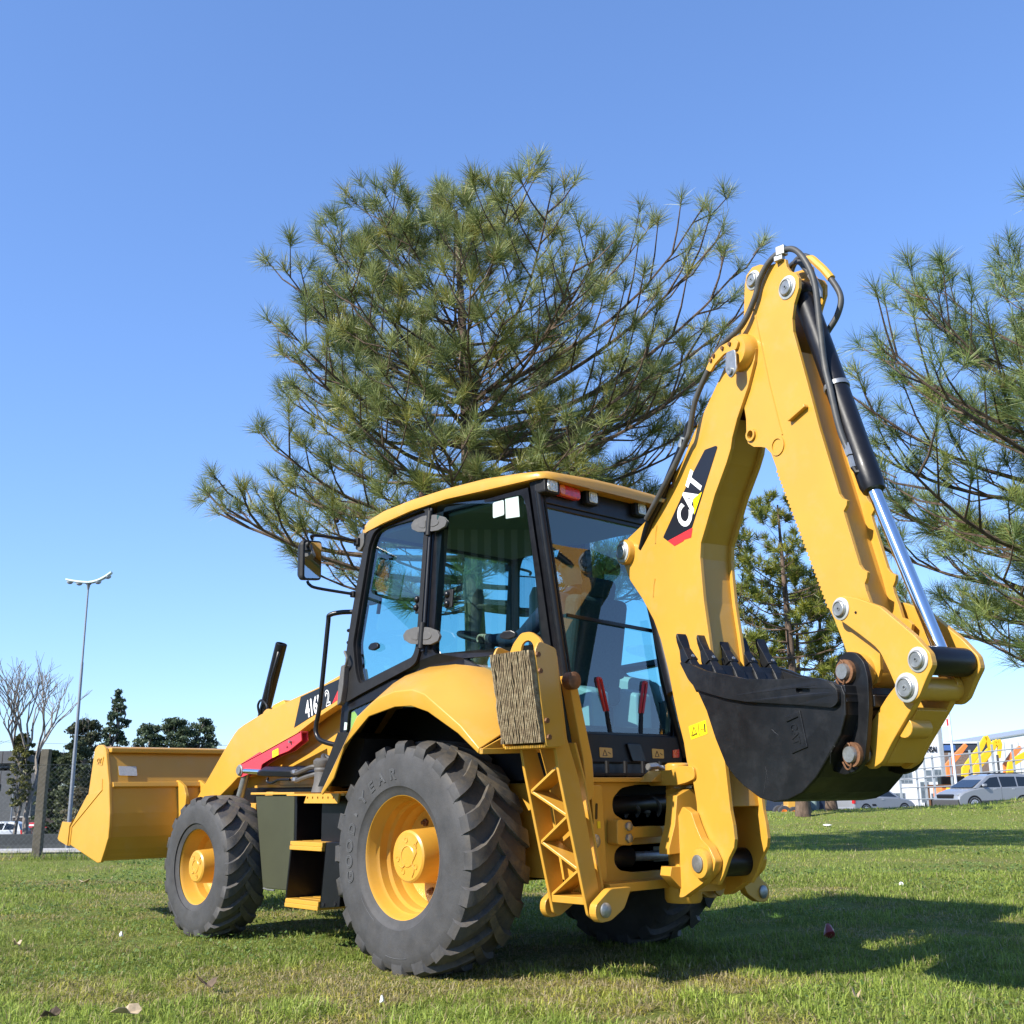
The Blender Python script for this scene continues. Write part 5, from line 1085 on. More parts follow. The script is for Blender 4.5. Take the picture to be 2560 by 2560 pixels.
def pine(label, D, X, zprof, left, right, seed, nb=60, trunk_r=.17, lean=(0,0), nper=70, nl=.23, nw=.0085, cA=(.08,.12,.035), cB=(.31,.335,.12), zc=None, sub=(6,11), cones=14, limbs=()):
    """zprof: heights; left/right: reach of the crown towards each side at those heights"""
    rr = random.Random(seed); base = Vector(gp(D, X)); ztop = zprof[-1]
    root = thing('pine_tree', label, 'tree', tuple(base))
    tr = []
    for k in range(15):
        f = k/14; z = f*(ztop-.35-base.z); tr.append(Vector((0,0,z))+RH*(lean[0]*f+.06*math.sin(3*f+seed))+FH*(lean[1]*f+.06*math.cos(4*f+seed)))
    def axis(z):
        z -= base.z; f = max(0,min(1,z/(ztop-.35-base.z)))*14; i = min(13,int(f)); return tr[i].lerp(tr[i+1], f-i)
    mb = MB(); mb.tube([tuple(p) for p in tr], [trunk_r*(1-.86*(k/14)**1.1)*(1.25 if k == 0 else 1) for k in range(15)], 12); trunk = mb.build('trunk','bark',root)
    tw = MB(); tips = []; dirs = []; cmb = []; za, zb = zprof[0]+.2, ztop-.5
    for b in range(nb):
        f = (b+.5)/nb; zt = zprof[0]+(ztop-zprof[0])*f**.9; ph = b*2.399963+rr.gauss(0,.3)      # height and bearing of the branch tip
        ca, sa = math.cos(ph), math.sin(ph); hz = RH*ca+FH*sa
        side = np.interp(zt, zprof, right if ca > 0 else left); mean = .5*(np.interp(zt,zprof,right)+np.interp(zt,zprof,left))*.78
        L = max(.2, (mean+(side-mean)*abs(ca))*rr.choice((.45,.62,.78,.92,1.0,1.0))*rr.uniform(.92,1.03))
        rise = L*(.16+.65*f**2)+.1; z0 = max(zprof[0]-.1, zt-rise); rise = zt-z0
        A = axis(z0); r0 = max(.012, .045*(L/3.2))*(1.15-.5*f); pts = []
        bend = rr.uniform(-.18,.18)
        for k in range(9):
            t = k/8; d = L*t; up = rise*(.45*t+.55*t*t*t)-.05*L*math.sin(t*3.14)*(1-f); sd = bend*L*t*t+.03*L*math.sin(t*5+b)
            pts.append(A+hz*d+Vector((0,0,up))+Vector((0,0,1)).cross(hz)*sd)
        tw.tube([tuple(p) for p in pts], [r0*(1-.75*k/8) for k in range(9)], 5, False)
        ns = rr.randint(*sub); ns = max(3, int(ns*min(1.2,L/2.6+.25)))
        shoots = [(pts[-1], (pts[-1]-pts[-2]).normalized())]; q0 = .42
        for j in range(ns):
            t = q0+(.98-q0)*(j+rr.random()*.8)/ns; i = min(7,int(t*8)); p = pts[i].lerp(pts[i+1], t*8-i); ax = (pts[i+1]-pts[i]).normalized()
            sgn = 1 if j % 2 else -1
            dv = (ax*.75+Vector((0,0,1)).cross(ax).normalized()*sgn*rr.uniform(.5,1.0)+Vector((0,0,rr.uniform(-.05,.55)))).normalized()
            l = min(.85, L*rr.uniform(.14,.30)*(1.2-.6*t)+.10); q = p+dv*l*.55+Vector((0,0,-.02*l)); e = p+dv*l+Vector((0,0,.16*l))
            tw.tube([tuple(p),tuple(q),tuple(e)], [r0*.38,r0*.28,r0*.18], 4, False)
            shoots.append((e,(e-q).normalized()))
            for h in range(rr.randint(0,2)):
                dv2 = (dv+Vector((rr.gauss(0,.6),rr.gauss(0,.6),rr.gauss(.15,.4)))).normalized(); l2 = rr.uniform(.10,.26)*(.6+.12*L); s0 = p.lerp(e, rr.uniform(.4,.95)); e2 = s0+dv2*l2
                tw.tube([tuple(s0),tuple(e2)], [r0*.2,r0*.12], 3, False); shoots.append((e2,dv2))
        for e, d in shoots:
            d = (d+Vector((0,0,.6))).normalized(); tips.append(tuple(e+d*.06)); dirs.append(tuple(d))
            if cones and rr.random() < .02: cmb.append(tuple(e-d*.1))
    for p0, p1, p2, r0 in limbs:
        P = spline([p0,p1,p2],5); tw.tube([tuple(p) for p in P], [r0*(1-.6*k/(len(P)-1)) for k in range(len(P))], 7, False)
    top = axis(ztop); 
    for k in range(7): tips.append(tuple(top+Vector((rr.gauss(0,.18),rr.gauss(0,.18),rr.uniform(-.35,.25))))); dirs.append((rr.gauss(0,.25),rr.gauss(0,.25),1))
    Dn = np.asarray(dirs); Dn /= np.linalg.norm(Dn,axis=1)[:,None]
    tw.build('branches','bark',trunk,fix=False)
    V, F, c = needles(tips, Dn, nper, nl, nw, seed, cA, cB)
    obj('crown', mesh_np('crown', V, F, c), 'needle', root)
    for p in cmb[:cones]:
        m = MB(); cone_geo(m, p, .09); m.build('pine_cone','cone_brown',root)
    return root
MT['cone_brown'] = simple('pine_cone', (.06,.032,.02), .85, 0, .4, 60, .5, 90)
pine('large bushy pine tree rising directly behind the cab', 16, -.35, [3.6,4.5,5.2,5.9,7.0,8.0,8.7,9.3,9.8,10.15], [2.6,3.6,4.0,3.4,3.4,3.3,2.9,2.2,1.5,.6], [2.7,2.9,3.1,3.4,4.0,4.5,4.4,2.4,1.2,.5], 5, nb=140, trunk_r=.20, lean=(-.55,.1), nper=70, nw=.0058, nl=.285, sub=(6,10), cones=16)
pine('pine tree cut by the right edge of the picture behind the bucket ram', 12.2, 7.15, [2.0,2.6,3.3,4.4,5.3,6.0,6.6,7.1,7.45], [2.5,2.9,3.2,3.5,3.5,3.2,2.5,1.6,.4], [2.4,2.8,3,3.2,3.0,2.6,2.1,1.4,.4], 9, nb=135, trunk_r=.19, nper=66, nl=.27, nw=.005, sub=(6,10), cones=4, cA=(.07,.12,.035), cB=(.25,.305,.10))
pine('pine tree with thick dark trunk seen between boom and stick', 31.5, 7.75, [2.6,3.4,4.6,6.0,7.4,8.4,9.2], [3.0,3.4,3.4,3.1,2.4,1.6,.4], [2.6,2.8,3.0,2.9,2.4,1.5,.4], 14, nb=56, trunk_r=.18, nper=40, nl=.26, nw=.016, cA=(.08,.11,.018), cB=(.25,.27,.05), sub=(7,11), cones=5)
pine('thin pine tree with light brown trunk under the bucket', 33, 8.35, [3.2,4.2,5.2,6.4,7.4], [1.6,1.9,1.8,1.2,.4], [1.7,2.0,1.8,1.3,.4], 17, nb=26, trunk_r=.11, nper=40, nl=.26, nw=.016, cA=(.08,.11,.018), cB=(.25,.27,.05), cones=0)
pine('pine tree with dark trunk beside the silver pickup', 34.5, 9.45, [2.4,3.2,4.2,5.4,6.4,7.2], [2.2,2.6,2.6,2.2,1.4,.4], [2.2,2.4,2.4,2.0,1.3,.4], 23, nb=40, trunk_r=.16, nper=40, nl=.26, nw=.016, cA=(.085,.11,.018), cB=(.26,.27,.05), cones=3)

def leafcloud(clumps, n, size, cA, cB, seed):
    """leaves scattered through a set of ellipsoid clumps (centre, radii)"""
    r = np.random.default_rng(seed); vol = np.array([c[1][0]*c[1][1]*c[1][2] for c in clumps])**.8; ci = r.choice(len(clumps), n, p=vol/vol.sum())
    C0 = np.array([c[0] for c in clumps])[ci]; Rd = np.array([c[1] for c in clumps])[ci]
    d = r.normal(0,1,(n,3)); d /= np.linalg.norm(d,axis=1)[:,None]; rad = r.random(n)**.45
    P = C0+d*Rd*rad[:,None]; s = size*(.5+r.random(n))
    u = r.normal(0,1,(n,3)); u /= np.linalg.norm(u,axis=1)[:,None]; w = np.cross(u, r.normal(0,1,(n,3))); w /= np.linalg.norm(w,axis=1)[:,None]
    u *= s[:,None]; w *= (s*.55)[:,None]
    V = np.stack([P-u,P+w,P+u,P-w],1).reshape(-1,3); i4 = (np.arange(n)*4)[:,None]; F = np.concatenate([i4+[0,1,2],i4+[0,2,3]],1).reshape(-1,3)
    tone = r.random(len(clumps))[ci]*.6+r.random(n)*.4; c = np.array(cA)*(1-tone[:,None])+np.array(cB)*tone[:,None]
    return V, F, np.repeat(np.concatenate([c,np.ones((n,1))],1),4,0)
def leafy(name, label, cat, D, X, z0, ztop, rad, seed, n=5000, size=.16, cA=(.025,.045,.015), cB=(.08,.11,.035), shape='round', group=None, trunk=True):
    rr = random.Random(seed); b = gp(D, X); root = thing(name, label, cat, b, group=group); H = ztop-b[2]; lo = z0-b[2]; cl_ = []
    N = 130
    for k in range(N):
        f = (k+.5)/N; zz = lo+(H-lo)*f
        w = rad*((1-f)**.75 if shape == 'cone' else math.sin(math.pi*(.12+.83*f))**.7)*rr.uniform(.15,1.0)**.6; a = rr.uniform(0,6.283)
        s = rad*rr.uniform(.10,.24)*(1-.45*f if shape == 'cone' else 1)
        cl_.append(((math.cos(a)*w*.75, math.sin(a)*w*.75, zz), (s, s, s*rr.uniform(.35,.6))))
    n = int(n*1.9); size *= .62
    if trunk:
        mb = MB(); P = [Vector((rr.gauss(0,.05)*k,rr.gauss(0,.05)*k,H*.95*k/8)) for k in range(9)]; mb.tube([tuple(p) for p in P], [.035*H*(.55-.055*k) for k in range(9)], 7, False)
        for c, s in cl_[::4]:
            i = min(8,max(1,int(c[2]/H*8-.6))); mb.tube([tuple(P[i]), tuple(Vector(c)*.6+P[i]*.4+Vector((0,0,.1))), c], [.012*H*.5,.008*H*.5,.004*H*.5], 4, False)
        mb.build('trunk','bark_grey',root,fix=False)
    V, F, c = leafcloud(cl_, n, size, cA, cB, seed); obj('crown', mesh_np('crown', V, F, c), 'leaf', root)
    return root
def bare(label, D, X, ztop, spreadw, seed, depth=5, n0=4, col='bark_pale', twig=1.0, side=0.0):
    rr = random.Random(seed); b = gp(D, X); root = thing('bare_tree', label, 'tree', b); H = ztop-b[2]; mb = MB(); tw = MB()
    def grow(p, d, l, r, lev):
        q = p+d*l*.5+Vector((rr.gauss(0,.04),rr.gauss(0,.04),0))*l; e = p+d*l
        (mb if lev < 2 else tw).tube([tuple(p),tuple(q),tuple(e)], [r,r*.85,r*.68], 6 if lev < 2 else 4, False)
        if lev >= depth: return
        for k in range(rr.choice((2,2,3)) if lev else n0):
            dv = (d+Vector((rr.gauss(0,.42),rr.gauss(0,.42),0))*spreadw+Vector((0,0,.22))+RH*side*.2).normalized()
            grow(p+d*l*rr.uniform(.7,1.0) if k else e, dv, l*rr.uniform(.62,.88), r*.64, lev+1)
    grow(Vector((0,0,-.1)), Vector((0,0,1)), H*.26, .016*H, 0)
    mb.build('trunk',col,root,fix=False); tw.build('twigs',col,root,fix=False); return root
MT['bark_pale'] = bark('pale_bark', (.15,.13,.11), (.30,.26,.22), 5)
# trees along the far side of the road, left
bare('tall pale leafless tree at the left beside the grey parking building', 74, -31.0, 11.2, .9, 3, 6, 4)
bare('smaller leafless tree behind the dark evergreens by the tall lamp', 80, -29.2, 7.6, .8, 8, 5, 3)
bare('low leafless tree seen beyond the loader arm', 88, -21.0, 5.2, 1.3, 12, 6, 4)
bare('leafless tree cut by the left edge of the picture', 72, -34.6, 6.6, 1.2, 33, 5, 4)
leafy('evergreen_tree','dark evergreen tree directly behind the tall lamp post','tree',78,-29.2,-1.0,5.7,2.4,41,7500,.16,(.035,.045,.022),(.10,.11,.055))
leafy('evergreen_tree','tallest dark pointed evergreen tree right of the lamp post','tree',84,-29.3,-1.0,8.3,2.6,42,8500,.15,(.03,.05,.028),(.085,.12,.065),'cone')
leafy('evergreen_tree','dark evergreen tree just right of the tallest pointed one','tree',84,-26.9,-1.0,5.7,2.5,43,6200,.15,(.032,.05,.026),(.09,.125,.06))
leafy('evergreen_tree','dark evergreen tree with three tops above the loader bucket rim','tree',85,-25.3,-.5,6.1,2.7,44,7500,.15,(.032,.05,.026),(.09,.125,.06))
leafy('evergreen_tree','rightmost dark evergreen tree above the loader bucket rim','tree',86,-23.7,-.5,6.2,2.4,45,6200,.15,(.032,.05,.026),(.09,.125,.06))
leafy('shrub','tall feathery grey green shrub at the foot of the lamp post','shrub',73,-27.8,-2.3,4.2,1.7,51,5200,.14,(.04,.055,.025),(.12,.14,.06),trunk=False)
leafy('shrub','yellowish leafy shrub in front of the grey parking building','shrub',73,-31.3,.2,4.6,1.1,52,2600,.14,(.06,.07,.02),(.2,.19,.05))
leafy('shrub','dark green shrub behind the leaning concrete fence post','shrub',76,-30.4,-2.3,3.6,1.5,53,4600,.15,(.035,.055,.022),(.1,.13,.05),trunk=False)
leafy('shrub','dry brown green bush under the lamp post beside the road','shrub',71,-26.6,-2.3,1.2,1.5,54,3800,.12,(.06,.055,.03),(.18,.16,.09),trunk=False)
# ================================================================== background: fence, lamps, buildings, vehicles
MT['wall_dark'] = simple('wall_dark', (.035,.025,.022), .85, 0, .3, 3)
MT['flag_white'] = simple('flag_cloth', (.7,.72,.75), .8)
MT['orange'] = simple('orange_paint', (.72,.17,.015), .4)
ROTL = math.atan2(RH.y, RH.x)          # local x to the right of the view, local y away from it
def site(name, label, cat, D, X, z=None, group=None, rot=0.0):
    return thing(name, label, cat, gp(D, X, z), ROTL+rot, group)
# chain-link fence on concrete posts
fe = site('chain_link_fence', 'chain link fence on leaning square concrete posts at the left lawn edge', 'fence', 17.5, -7.15)
for x in (-3.0, 0, 3.0):
    mb = MB(); secs = []
    for z, dx in ((-.1,0),(.5,.0),(1.1,.0),(1.45,.005),(1.60,.012)):
        w = .062; secs.append([(x+dx-w,-w,z),(x+dx+w,-w,z),(x+dx+w,w,z),(x+dx-w,w,z)])
    mb.loft(secs); mb.build('post','post_concrete',fe,.008)
mb = MB()
for k in range(-62, 62):
    for sg in (1,-1):
        x0 = k*.075; a = (x0, -.07, .02); b = (x0+sg*1.35, -.07, 1.37)
        if abs(b[0]) < 4.8 and abs(x0) < 4.8: mb.tube([a,b], .0009, 3, False)
for z in (.04,.7,1.37): mb.tube([(-4.8,-.072,z),(4.8,-.072,z)], .002, 3, False)
wm = tag(mb.build('wire_mesh','galv',fe,fix=False), kind='stuff')
# tall street lamp with two double arms
lm = site('street_lamp', 'tall grey street lamp post with two upswept lamp arms at the left', 'street lamp', 60, -23.0)
zb = gp(60,-23.0)[2]; H = 11.9-zb
mb = MB(); mb.tube([(0,0,0),(0,0,H*.38),(.0,0,H*.40),(0,0,H*.70),(0,0,H*.71),(0,0,H)], [.11,.10,.085,.075,.055,.045], 10); mb.build('pole','galv',lm)
MB().lathe([(.05,-.35),(.09,-.1),(.17,0),(0,.02)], (0,0,H+.05), (0,0,1), 12).build('pole_head','galv',lm)
def lamp_arm(sg, rise):
    secs = []
    for t in np.linspace(0,1,7):
        x = sg*1.22*t; z = H+.10+rise*t*t+.05*t; w = .16; secs.append([(x,-w,z+.05),(x,-w,z-.05),(x,w,z-.05),(x,w,z+.05)])
    MB().loft(secs).build('lamp_arm','lamp_white',lm,.02)
    for t in (.42,.84):
        x = sg*1.22*t; z = H+.08+rise*t*t+.05*t-.05
        MB().lathe([(.17,.0),(.165,-.04),(.12,-.10),(.05,-.13),(0,-.135)], (x,0,z), (sg*-.25*rise*2,0,1), 16).build('lamp_bowl','lamp_bowl',lm)
MT['lamp_white'] = simple('lamp_housing', (.62,.72,.68), .45); MT['lamp_bowl'] = simple('lamp_bowl', (.32,.34,.36), .25)
lamp_arm(1,.50); lamp_arm(-1,.12)
l2 = site('street_lamp', 'small white single arm street lamp in front of the grey parking building', 'street lamp', 95, -41.2)
h2 = 1.1-gp(95,-41.2)[2]
mb = MB(); mb.tube([(0,0,0),(0,0,h2)], [.07,.05], 8); mb.build('pole','galv',l2); MB().loft([[(0,-.05,h2-.05),(0,.05,h2-.05),(0,.05,h2+.03),(0,-.05,h2+.03)],[(.45,-.07,h2+.07),(.45,.07,h2+.07),(.45,.07,h2+.15),(.45,-.07,h2+.15)],[(.85,-.09,h2+.10),(.85,.09,h2+.10),(.85,.06,h2+.17),(.85,-.06,h2+.17)]]).build('lamp_head','lamp_white',l2,.01)
# overhead wires
for i, (Dw, za, zb_) in enumerate(((118,7.0,6.4),(118,5.2,5.0),(118,4.9,4.6))):
    P = []
    for t in np.linspace(0,1,12):
        X = -70+75*t; z = za+(zb_-za)*t-1.2*math.sin(math.pi*t); p = gp(Dw,X,z); P.append(p)
    o = MB().tube(P, .018, 4, False).build('power_line','black_plastic',None); tag(o, ('thin power line highest of three across the sky at the left','thin power line middle of three crossing behind the evergreens','thin power line lowest of three crossing behind the evergreens')[i], 'power line', 'power lines at the left')
# median barrier, low wall, parking deck
b0 = site('road_barrier','long low dark concrete barrier along the road at the left','barrier',70,-30,None)
mb = MB(); mb.prism([(-.3,0),(.3,0),(.16,.35),(.11,.95),(-.11,.95),(-.16,.35)], -30, 26, lambda a,b,c: (c,a,b)); mb.build('barrier_body','barrier_concrete',b0,.02)
b1 = site('boundary_wall','dark wall with pale coping behind the white car at the left','wall',84,-28)
mb = MB(); mb.span((-8.2,-.15,0),(14,.15,1.62)); mb.build('wall_body','wall_dark',b1); mb = MB(); mb.span((-8.25,-.2,1.62),(14.05,.2,1.70)); mb.build('coping','pavement_concrete',b1,.01)
dk = site('parking_building','grey concrete parking building with open floors at the left edge','building',110,-55)
zg = gp(110,-55)[2]
for i, (a, b) in enumerate(((3.70,4.86),(1.75,3.02),(-.14,1.12))):
    mb = MB(); mb.span((-14,0,a-zg),(9.5 if i else 8.2,.35,b-zg)); sp = mb.build('spandrel','deck_concrete',dk,.02)
    for k in range(11):
        x = -13+2.1*k
        if x < 8: MB().span((x,-.02,a-zg+.03),(x+.05,0,b-zg-.03)).build('panel_joint','wall_dark',sp)
for k in range(8): MB().span((-13.5+3.1*k,.4,0),(-13.0+3.1*k,.9,6.9)).build('column','deck_concrete',dk)
for z in (1.9,3.7,5.7,7.1): MB().span((-14,.35,z),(9.3,14,z+.18)).build('floor_slab','deck_concrete',dk)
MB().span((-14,6,0),(9.3,6.3,7.2)).build('inner_wall','wall_dark',dk)
MB().span((-13,-.6,0),(6,-.45,1.0)).build('plinth_wall','white',dk)
MB().span((6.6,-1.2,0),(9.6,0,4.2)).build('stair_tower','deck_concrete',dk,.02)

# ------------------------------------------------------------------ vehicles
def car(name, label, cat, D, X, z, heading, L, W, prof, cabin, wheels, wr, paint, glassz, group=None, black_low=None, extras=None):
    """prof: lower body side outline (x from rear 0 to front L, z); cabin: roof outline; wheels: axle positions"""
    hv = RH*heading[0]+FH*heading[1]; o = thing(name, label, cat, gp(D,X,z), math.atan2(hv.y,hv.x), group); x0 = L/2
    mb = MB(); secs = []
    for y, s, dz in ((-W/2,.93,.0),(-W/2+.06,.985,.0),(-W/2+.16,1,.0),(W/2-.16,1,.0),(W/2-.06,.985,.0),(W/2,.93,0)):
        secs.append([((x-x0)*(.5+.5*s) , y, .18+(q-.18)*(s if q > .5 else 1)) for x, q in prof])
    mb.loft(secs, smooth=True); body = mb.build('body', paint, o, sharp=32)
    mb = MB(); cw = W/2-.03
    lo = min(q for _, q in cabin)
    def cy(q): return cw-.22*((q-lo)/max(.01,(max(p[1] for p in cabin)-lo)))
    secs = [[(x-x0, sg*cy(q), q) for x, q in cabin] for sg in (-1,1)]; mb.loft(secs); mb.build('cabin', paint, o, .03, 3)
    for sg in (-1,1):
        for w in glassz:
            m = MB(); m.add([(x-x0, sg*(cy(q)+.006), q) for x, q in w], [tuple(range(len(w)))]); m.build('side_window','car_dark',o,fix=False)
    # windscreen and rear glass
    fr = sorted(cabin, key=lambda p: -p[0]); A = fr[0]; B = max((p for p in cabin if p[1] > lo+.3), key=lambda p: p[0])
    m = MB(); m.add([(A[0]-x0-.03*0+.012, -cy(A[1]+.05)+.08, A[1]+.05),(A[0]-x0+.012, cy(A[1]+.05)-.08, A[1]+.05),(B[0]-x0+.012, cy(B[1])-.06, B[1]-.03),(B[0]-x0+.012, -cy(B[1])+.06, B[1]-.03)], [(0,1,2,3)]); m.build('windscreen','car_dark',o,fix=False)
    C_ = min(cabin, key=lambda p: p[0]); E_ = min((p for p in cabin if p[1] > lo+.3), key=lambda p: p[0])
    m = MB(); m.add([(C_[0]-x0-.012, -cy(C_[1]+.05)+.08, C_[1]+.05),(C_[0]-x0-.012, cy(C_[1]+.05)-.08, C_[1]+.05),(E_[0]-x0-.012, cy(E_[1])-.06, E_[1]-.03),(E_[0]-x0-.012, -cy(E_[1])+.06, E_[1]-.03)], [(0,1,2,3)]); m.build('rear_glass','car_dark',o,fix=False)
    for xw in wheels:
        for sg in (-1,1):
            c = (xw-x0, sg*(W/2-.10), wr); w = MB(); w.lathe([(wr*.62,-.1),(wr*.9,-.1),(wr,-.06),(wr,.06),(wr*.9,.1),(wr*.62,.1)], c, (0,1,0), 28); wo = w.build('wheel','tyre_face',o)
            rm = MB(); rm.lathe([(wr*.66,sg*.07),(wr*.62,sg*.10),(wr*.54,sg*.085),(0,sg*.02)], c, (0,1,0), 24); rm.build('rim','rim_dark',wo)
            sp = MB()
            for k in range(10):
                a = 2*math.pi*k/10; sp.tube([(c[0]+math.cos(a)*.03,c[1]+sg*.09,c[2]+math.sin(a)*.03),(c[0]+math.cos(a)*wr*.58,c[1]+sg*.095,c[2]+math.sin(a)*wr*.58)], .017, 4)
            sp.lathe([(wr*.55,sg*.08),(wr*.58,sg*.105),(wr*.66,sg*.10)], c, (0,1,0), 24); sp.lathe([(0,sg*.1),(.05,sg*.1),(.06,sg*.06)], c, (0,1,0), 12)
            sp.build('spokes','alloy',wo)
            ar = MB(); pts = [(c[0]+math.cos(a)*(wr+.075), sg*(W/2+.004), c[2]+math.sin(a)*(wr+.075)) for a in np.linspace(-.15,math.pi+.15,16)]; p2 = [(c[0]+math.cos(a)*(wr-.01), sg*(W/2+.004), c[2]+math.sin(a)*(wr-.01)) for a in np.linspace(-.15,math.pi+.15,16)]
            ar.add(pts+p2, [(i,i+1,17+i,16+i) for i in range(15)]); ar.build('wheel_arch','black_plastic',o,fix=False)
    return o, x0
MT['silver'] = simple('silver_paint', (.27,.285,.305), .34, .35, .02, 3, 0, 60, .5); MT['car_white'] = simple('white_paint', (.5,.53,.56), .3, 0, .02, 3, 0, 60, .5); MT['navy'] = simple('navy_paint', (.02,.03,.055), .3, 0, .02, 3, 0, 60, .5); MT['car_grey'] = simple('grey_green_paint', (.16,.22,.21), .35, .2, .02, 3, 0, 60, .5)
MT['alloy'] = simple('alloy', (.6,.6,.6), .35, .6); MT['rim_dark'] = simple('rim_dark', (.03,.03,.03), .5); MT['car_dark'] = simple('car_window', (.012,.016,.02), .06, 0, 0, 1, 0, 1, .6); MT['bumper'] = simple('dark_bumper', (.05,.05,.052), .6)
def bit(o, name, mat, pts, y0, y1, bev=.01): MB().prism(pts, y0, y1, XZ).build(name, mat, o, bev)
# silver people carrier, nose to the left
van, x0 = car('silver_mpv', 'silver people carrier with dark lower trim parked at the right edge', 'car', 52.6, 21.35, -.27, (-.955,-.30), 4.36, 1.76,
    [(.05,.35),(.0,.6),(.05,1.0),(.3,1.12),(3.15,1.06),(3.6,.99),(4.05,.86),(4.3,.70),(4.36,.5),(4.30,.28),(3.9,.22),(.4,.22)],
    [(.12,1.02),(.05,1.35),(.25,1.60),(.8,1.66),(2.0,1.65),(2.55,1.56),(3.45,1.02)], [.86,3.48], .325, 'silver',
    [[(.30,1.10),(.28,1.40),(.36,1.50),(.98,1.52),(1.02,1.10)],[(1.09,1.09),(1.06,1.52),(1.92,1.52),(1.92,1.07)],[(2.0,1.07),(2.0,1.52),(2.42,1.48),(3.18,1.06)]])
for sg in (-1,1):
    bit(van,'sill_trim','bumper',[(1.22-x0,.26),(1.22-x0,.52),(3.10-x0,.50),(3.10-x0,.26)], sg*.865, sg*.885); bit(van,'sill_strip','silver',[(1.22-x0,.25),(1.22-x0,.29),(3.10-x0,.29),(3.10-x0,.25)], sg*.885, sg*.892,.004)
    bit(van,'headlight','clear_lens',[(4.26-x0,.76),(4.02-x0,.84),(3.62-x0,.96),(3.70-x0,.84),(4.05-x0,.74)], sg*.60, sg*.80)
    bit(van,'roof_rail','black_plastic',[(.4-x0,1.66),(.45-x0,1.71),(2.3-x0,1.70),(2.5-x0,1.60),(2.4-x0,1.62),(2.2-x0,1.665)], sg*.60, sg*.63)
    bit(van,'door_mirror','silver',[(3.02-x0,1.10),(3.02-x0,1.22),(2.84-x0,1.22),(2.84-x0,1.10)], sg*.86, sg*1.02,.03)
    for x in (1.25,2.25): bit(van,'door_handle','alloy',[(x-x0,.96),(x-x0,1.0),(x+.17-x0,1.0),(x+.17-x0,.96)], sg*.862, sg*.89)
    bit(van,'door_line','bumper',[(1.98-x0,.5),(1.98-x0,1.06),(1.99-x0,1.06),(1.99-x0,.5)], sg*.872, sg*.883,.0)
mb = MB(); mb.prism([(4.08-x0,.20),(4.38-x0,.26),(4.40-x0,.52),(4.30-x0,.56),(4.02-x0,.44)], -.87, .87, XZ); mb.build('front_bumper','bumper',van,.03)
mb = MB(); mb.prism([(4.36-x0,.60),(4.38-x0,.72),(4.30-x0,.78),(4.26-x0,.60)], -.55, .55, XZ); mb.build('grille','black_plastic',van,.01)
# silver pickup, nose to the right
pk, x0 = car('silver_pickup', 'small silver pickup parked under the digging bucket', 'pickup', 65, 20.15, -.74, (.905,.425), 4.48, 1.72,
    [(.05,.35),(.0,.55),(.03,.95),(.1,1.03),(1.6,1.04),(3.2,.98),(3.7,.93),(4.2,.80),(4.42,.62),(4.48,.45),(4.40,.24),(4.0,.2),(.3,.24)],
    [(1.62,1.0),(1.75,1.46),(2.05,1.52),(2.55,1.50),(3.45,.95)], [.85,3.60], .315, 'silver', [[(1.78,1.06),(1.88,1.42),(2.50,1.43),(3.15,1.02)]])
for sg in (-1,1):
    bit(pk,'tail_light','red_lens',[(.0-x0,.70),(.02-x0,1.0),(.14-x0,1.0),(.12-x0,.70)], sg*.70, sg*.875); bit(pk,'side_vent','black_plastic',[(1.30-x0,.55),(1.28-x0,.66),(1.55-x0,.66),(1.60-x0,.55)], sg*.855, sg*.87)
    bit(pk,'headlight','clear_lens',[(4.36-x0,.64),(4.2-x0,.78),(3.85-x0,.82),(3.95-x0,.70)], sg*.6, sg*.80); bit(pk,'door_handle','alloy',[(2.0-x0,.88),(2.0-x0,.92),(2.16-x0,.92),(2.16-x0,.88)], sg*.855, sg*.88); bit(pk,'sill_trim','bumper',[(1.2-x0,.2),(1.2-x0,.28),(3.2-x0,.28),(3.2-x0,.2)], sg*.85, sg*.87)
mb = MB(); mb.prism([(-.04-x0,.28),(-.05-x0,.50),(.10-x0,.52),(.2-x0,.28)], -.8, .8, XZ); mb.build('rear_bumper','silver',pk,.03)
# others in the gap below the bucket
hp_ = [(.05,.35),(.0,.6),(.05,1.0),(3.2,1.0),(4.3,.85),(4.5,.5),(4.4,.25),(.3,.25)]
car('dark_pickup','dark blue double cab car parked between the tree trunks','car',68,17.6,-.78,(1,.1),4.5,1.75,hp_,[(.6,.98),(.9,1.5),(2.5,1.52),(3.3,.98)],[.9,3.6],.33,'navy',[[(.85,1.05),(1.0,1.42),(1.7,1.44),(1.7,1.03)],[(1.78,1.03),(1.78,1.44),(2.45,1.44),(3.0,1.03)]])
car('grey_green_car','grey green van partly hidden behind the silver pickup','van',69,17.9,-.80,(.6,.8),4.4,1.8,[(.05,.35),(.0,.6),(.05,1.1),(3.4,1.1),(4.2,.95),(4.4,.5),(4.3,.25),(.3,.25)],[(.1,1.05),(.15,1.8),(2.9,1.85),(3.6,1.08)],[.85,3.5],.33,'car_grey',[[(.4,1.15),(.4,1.65),(1.6,1.68),(1.6,1.13)],[(1.7,1.13),(1.7,1.68),(2.8,1.68),(3.2,1.12)]])
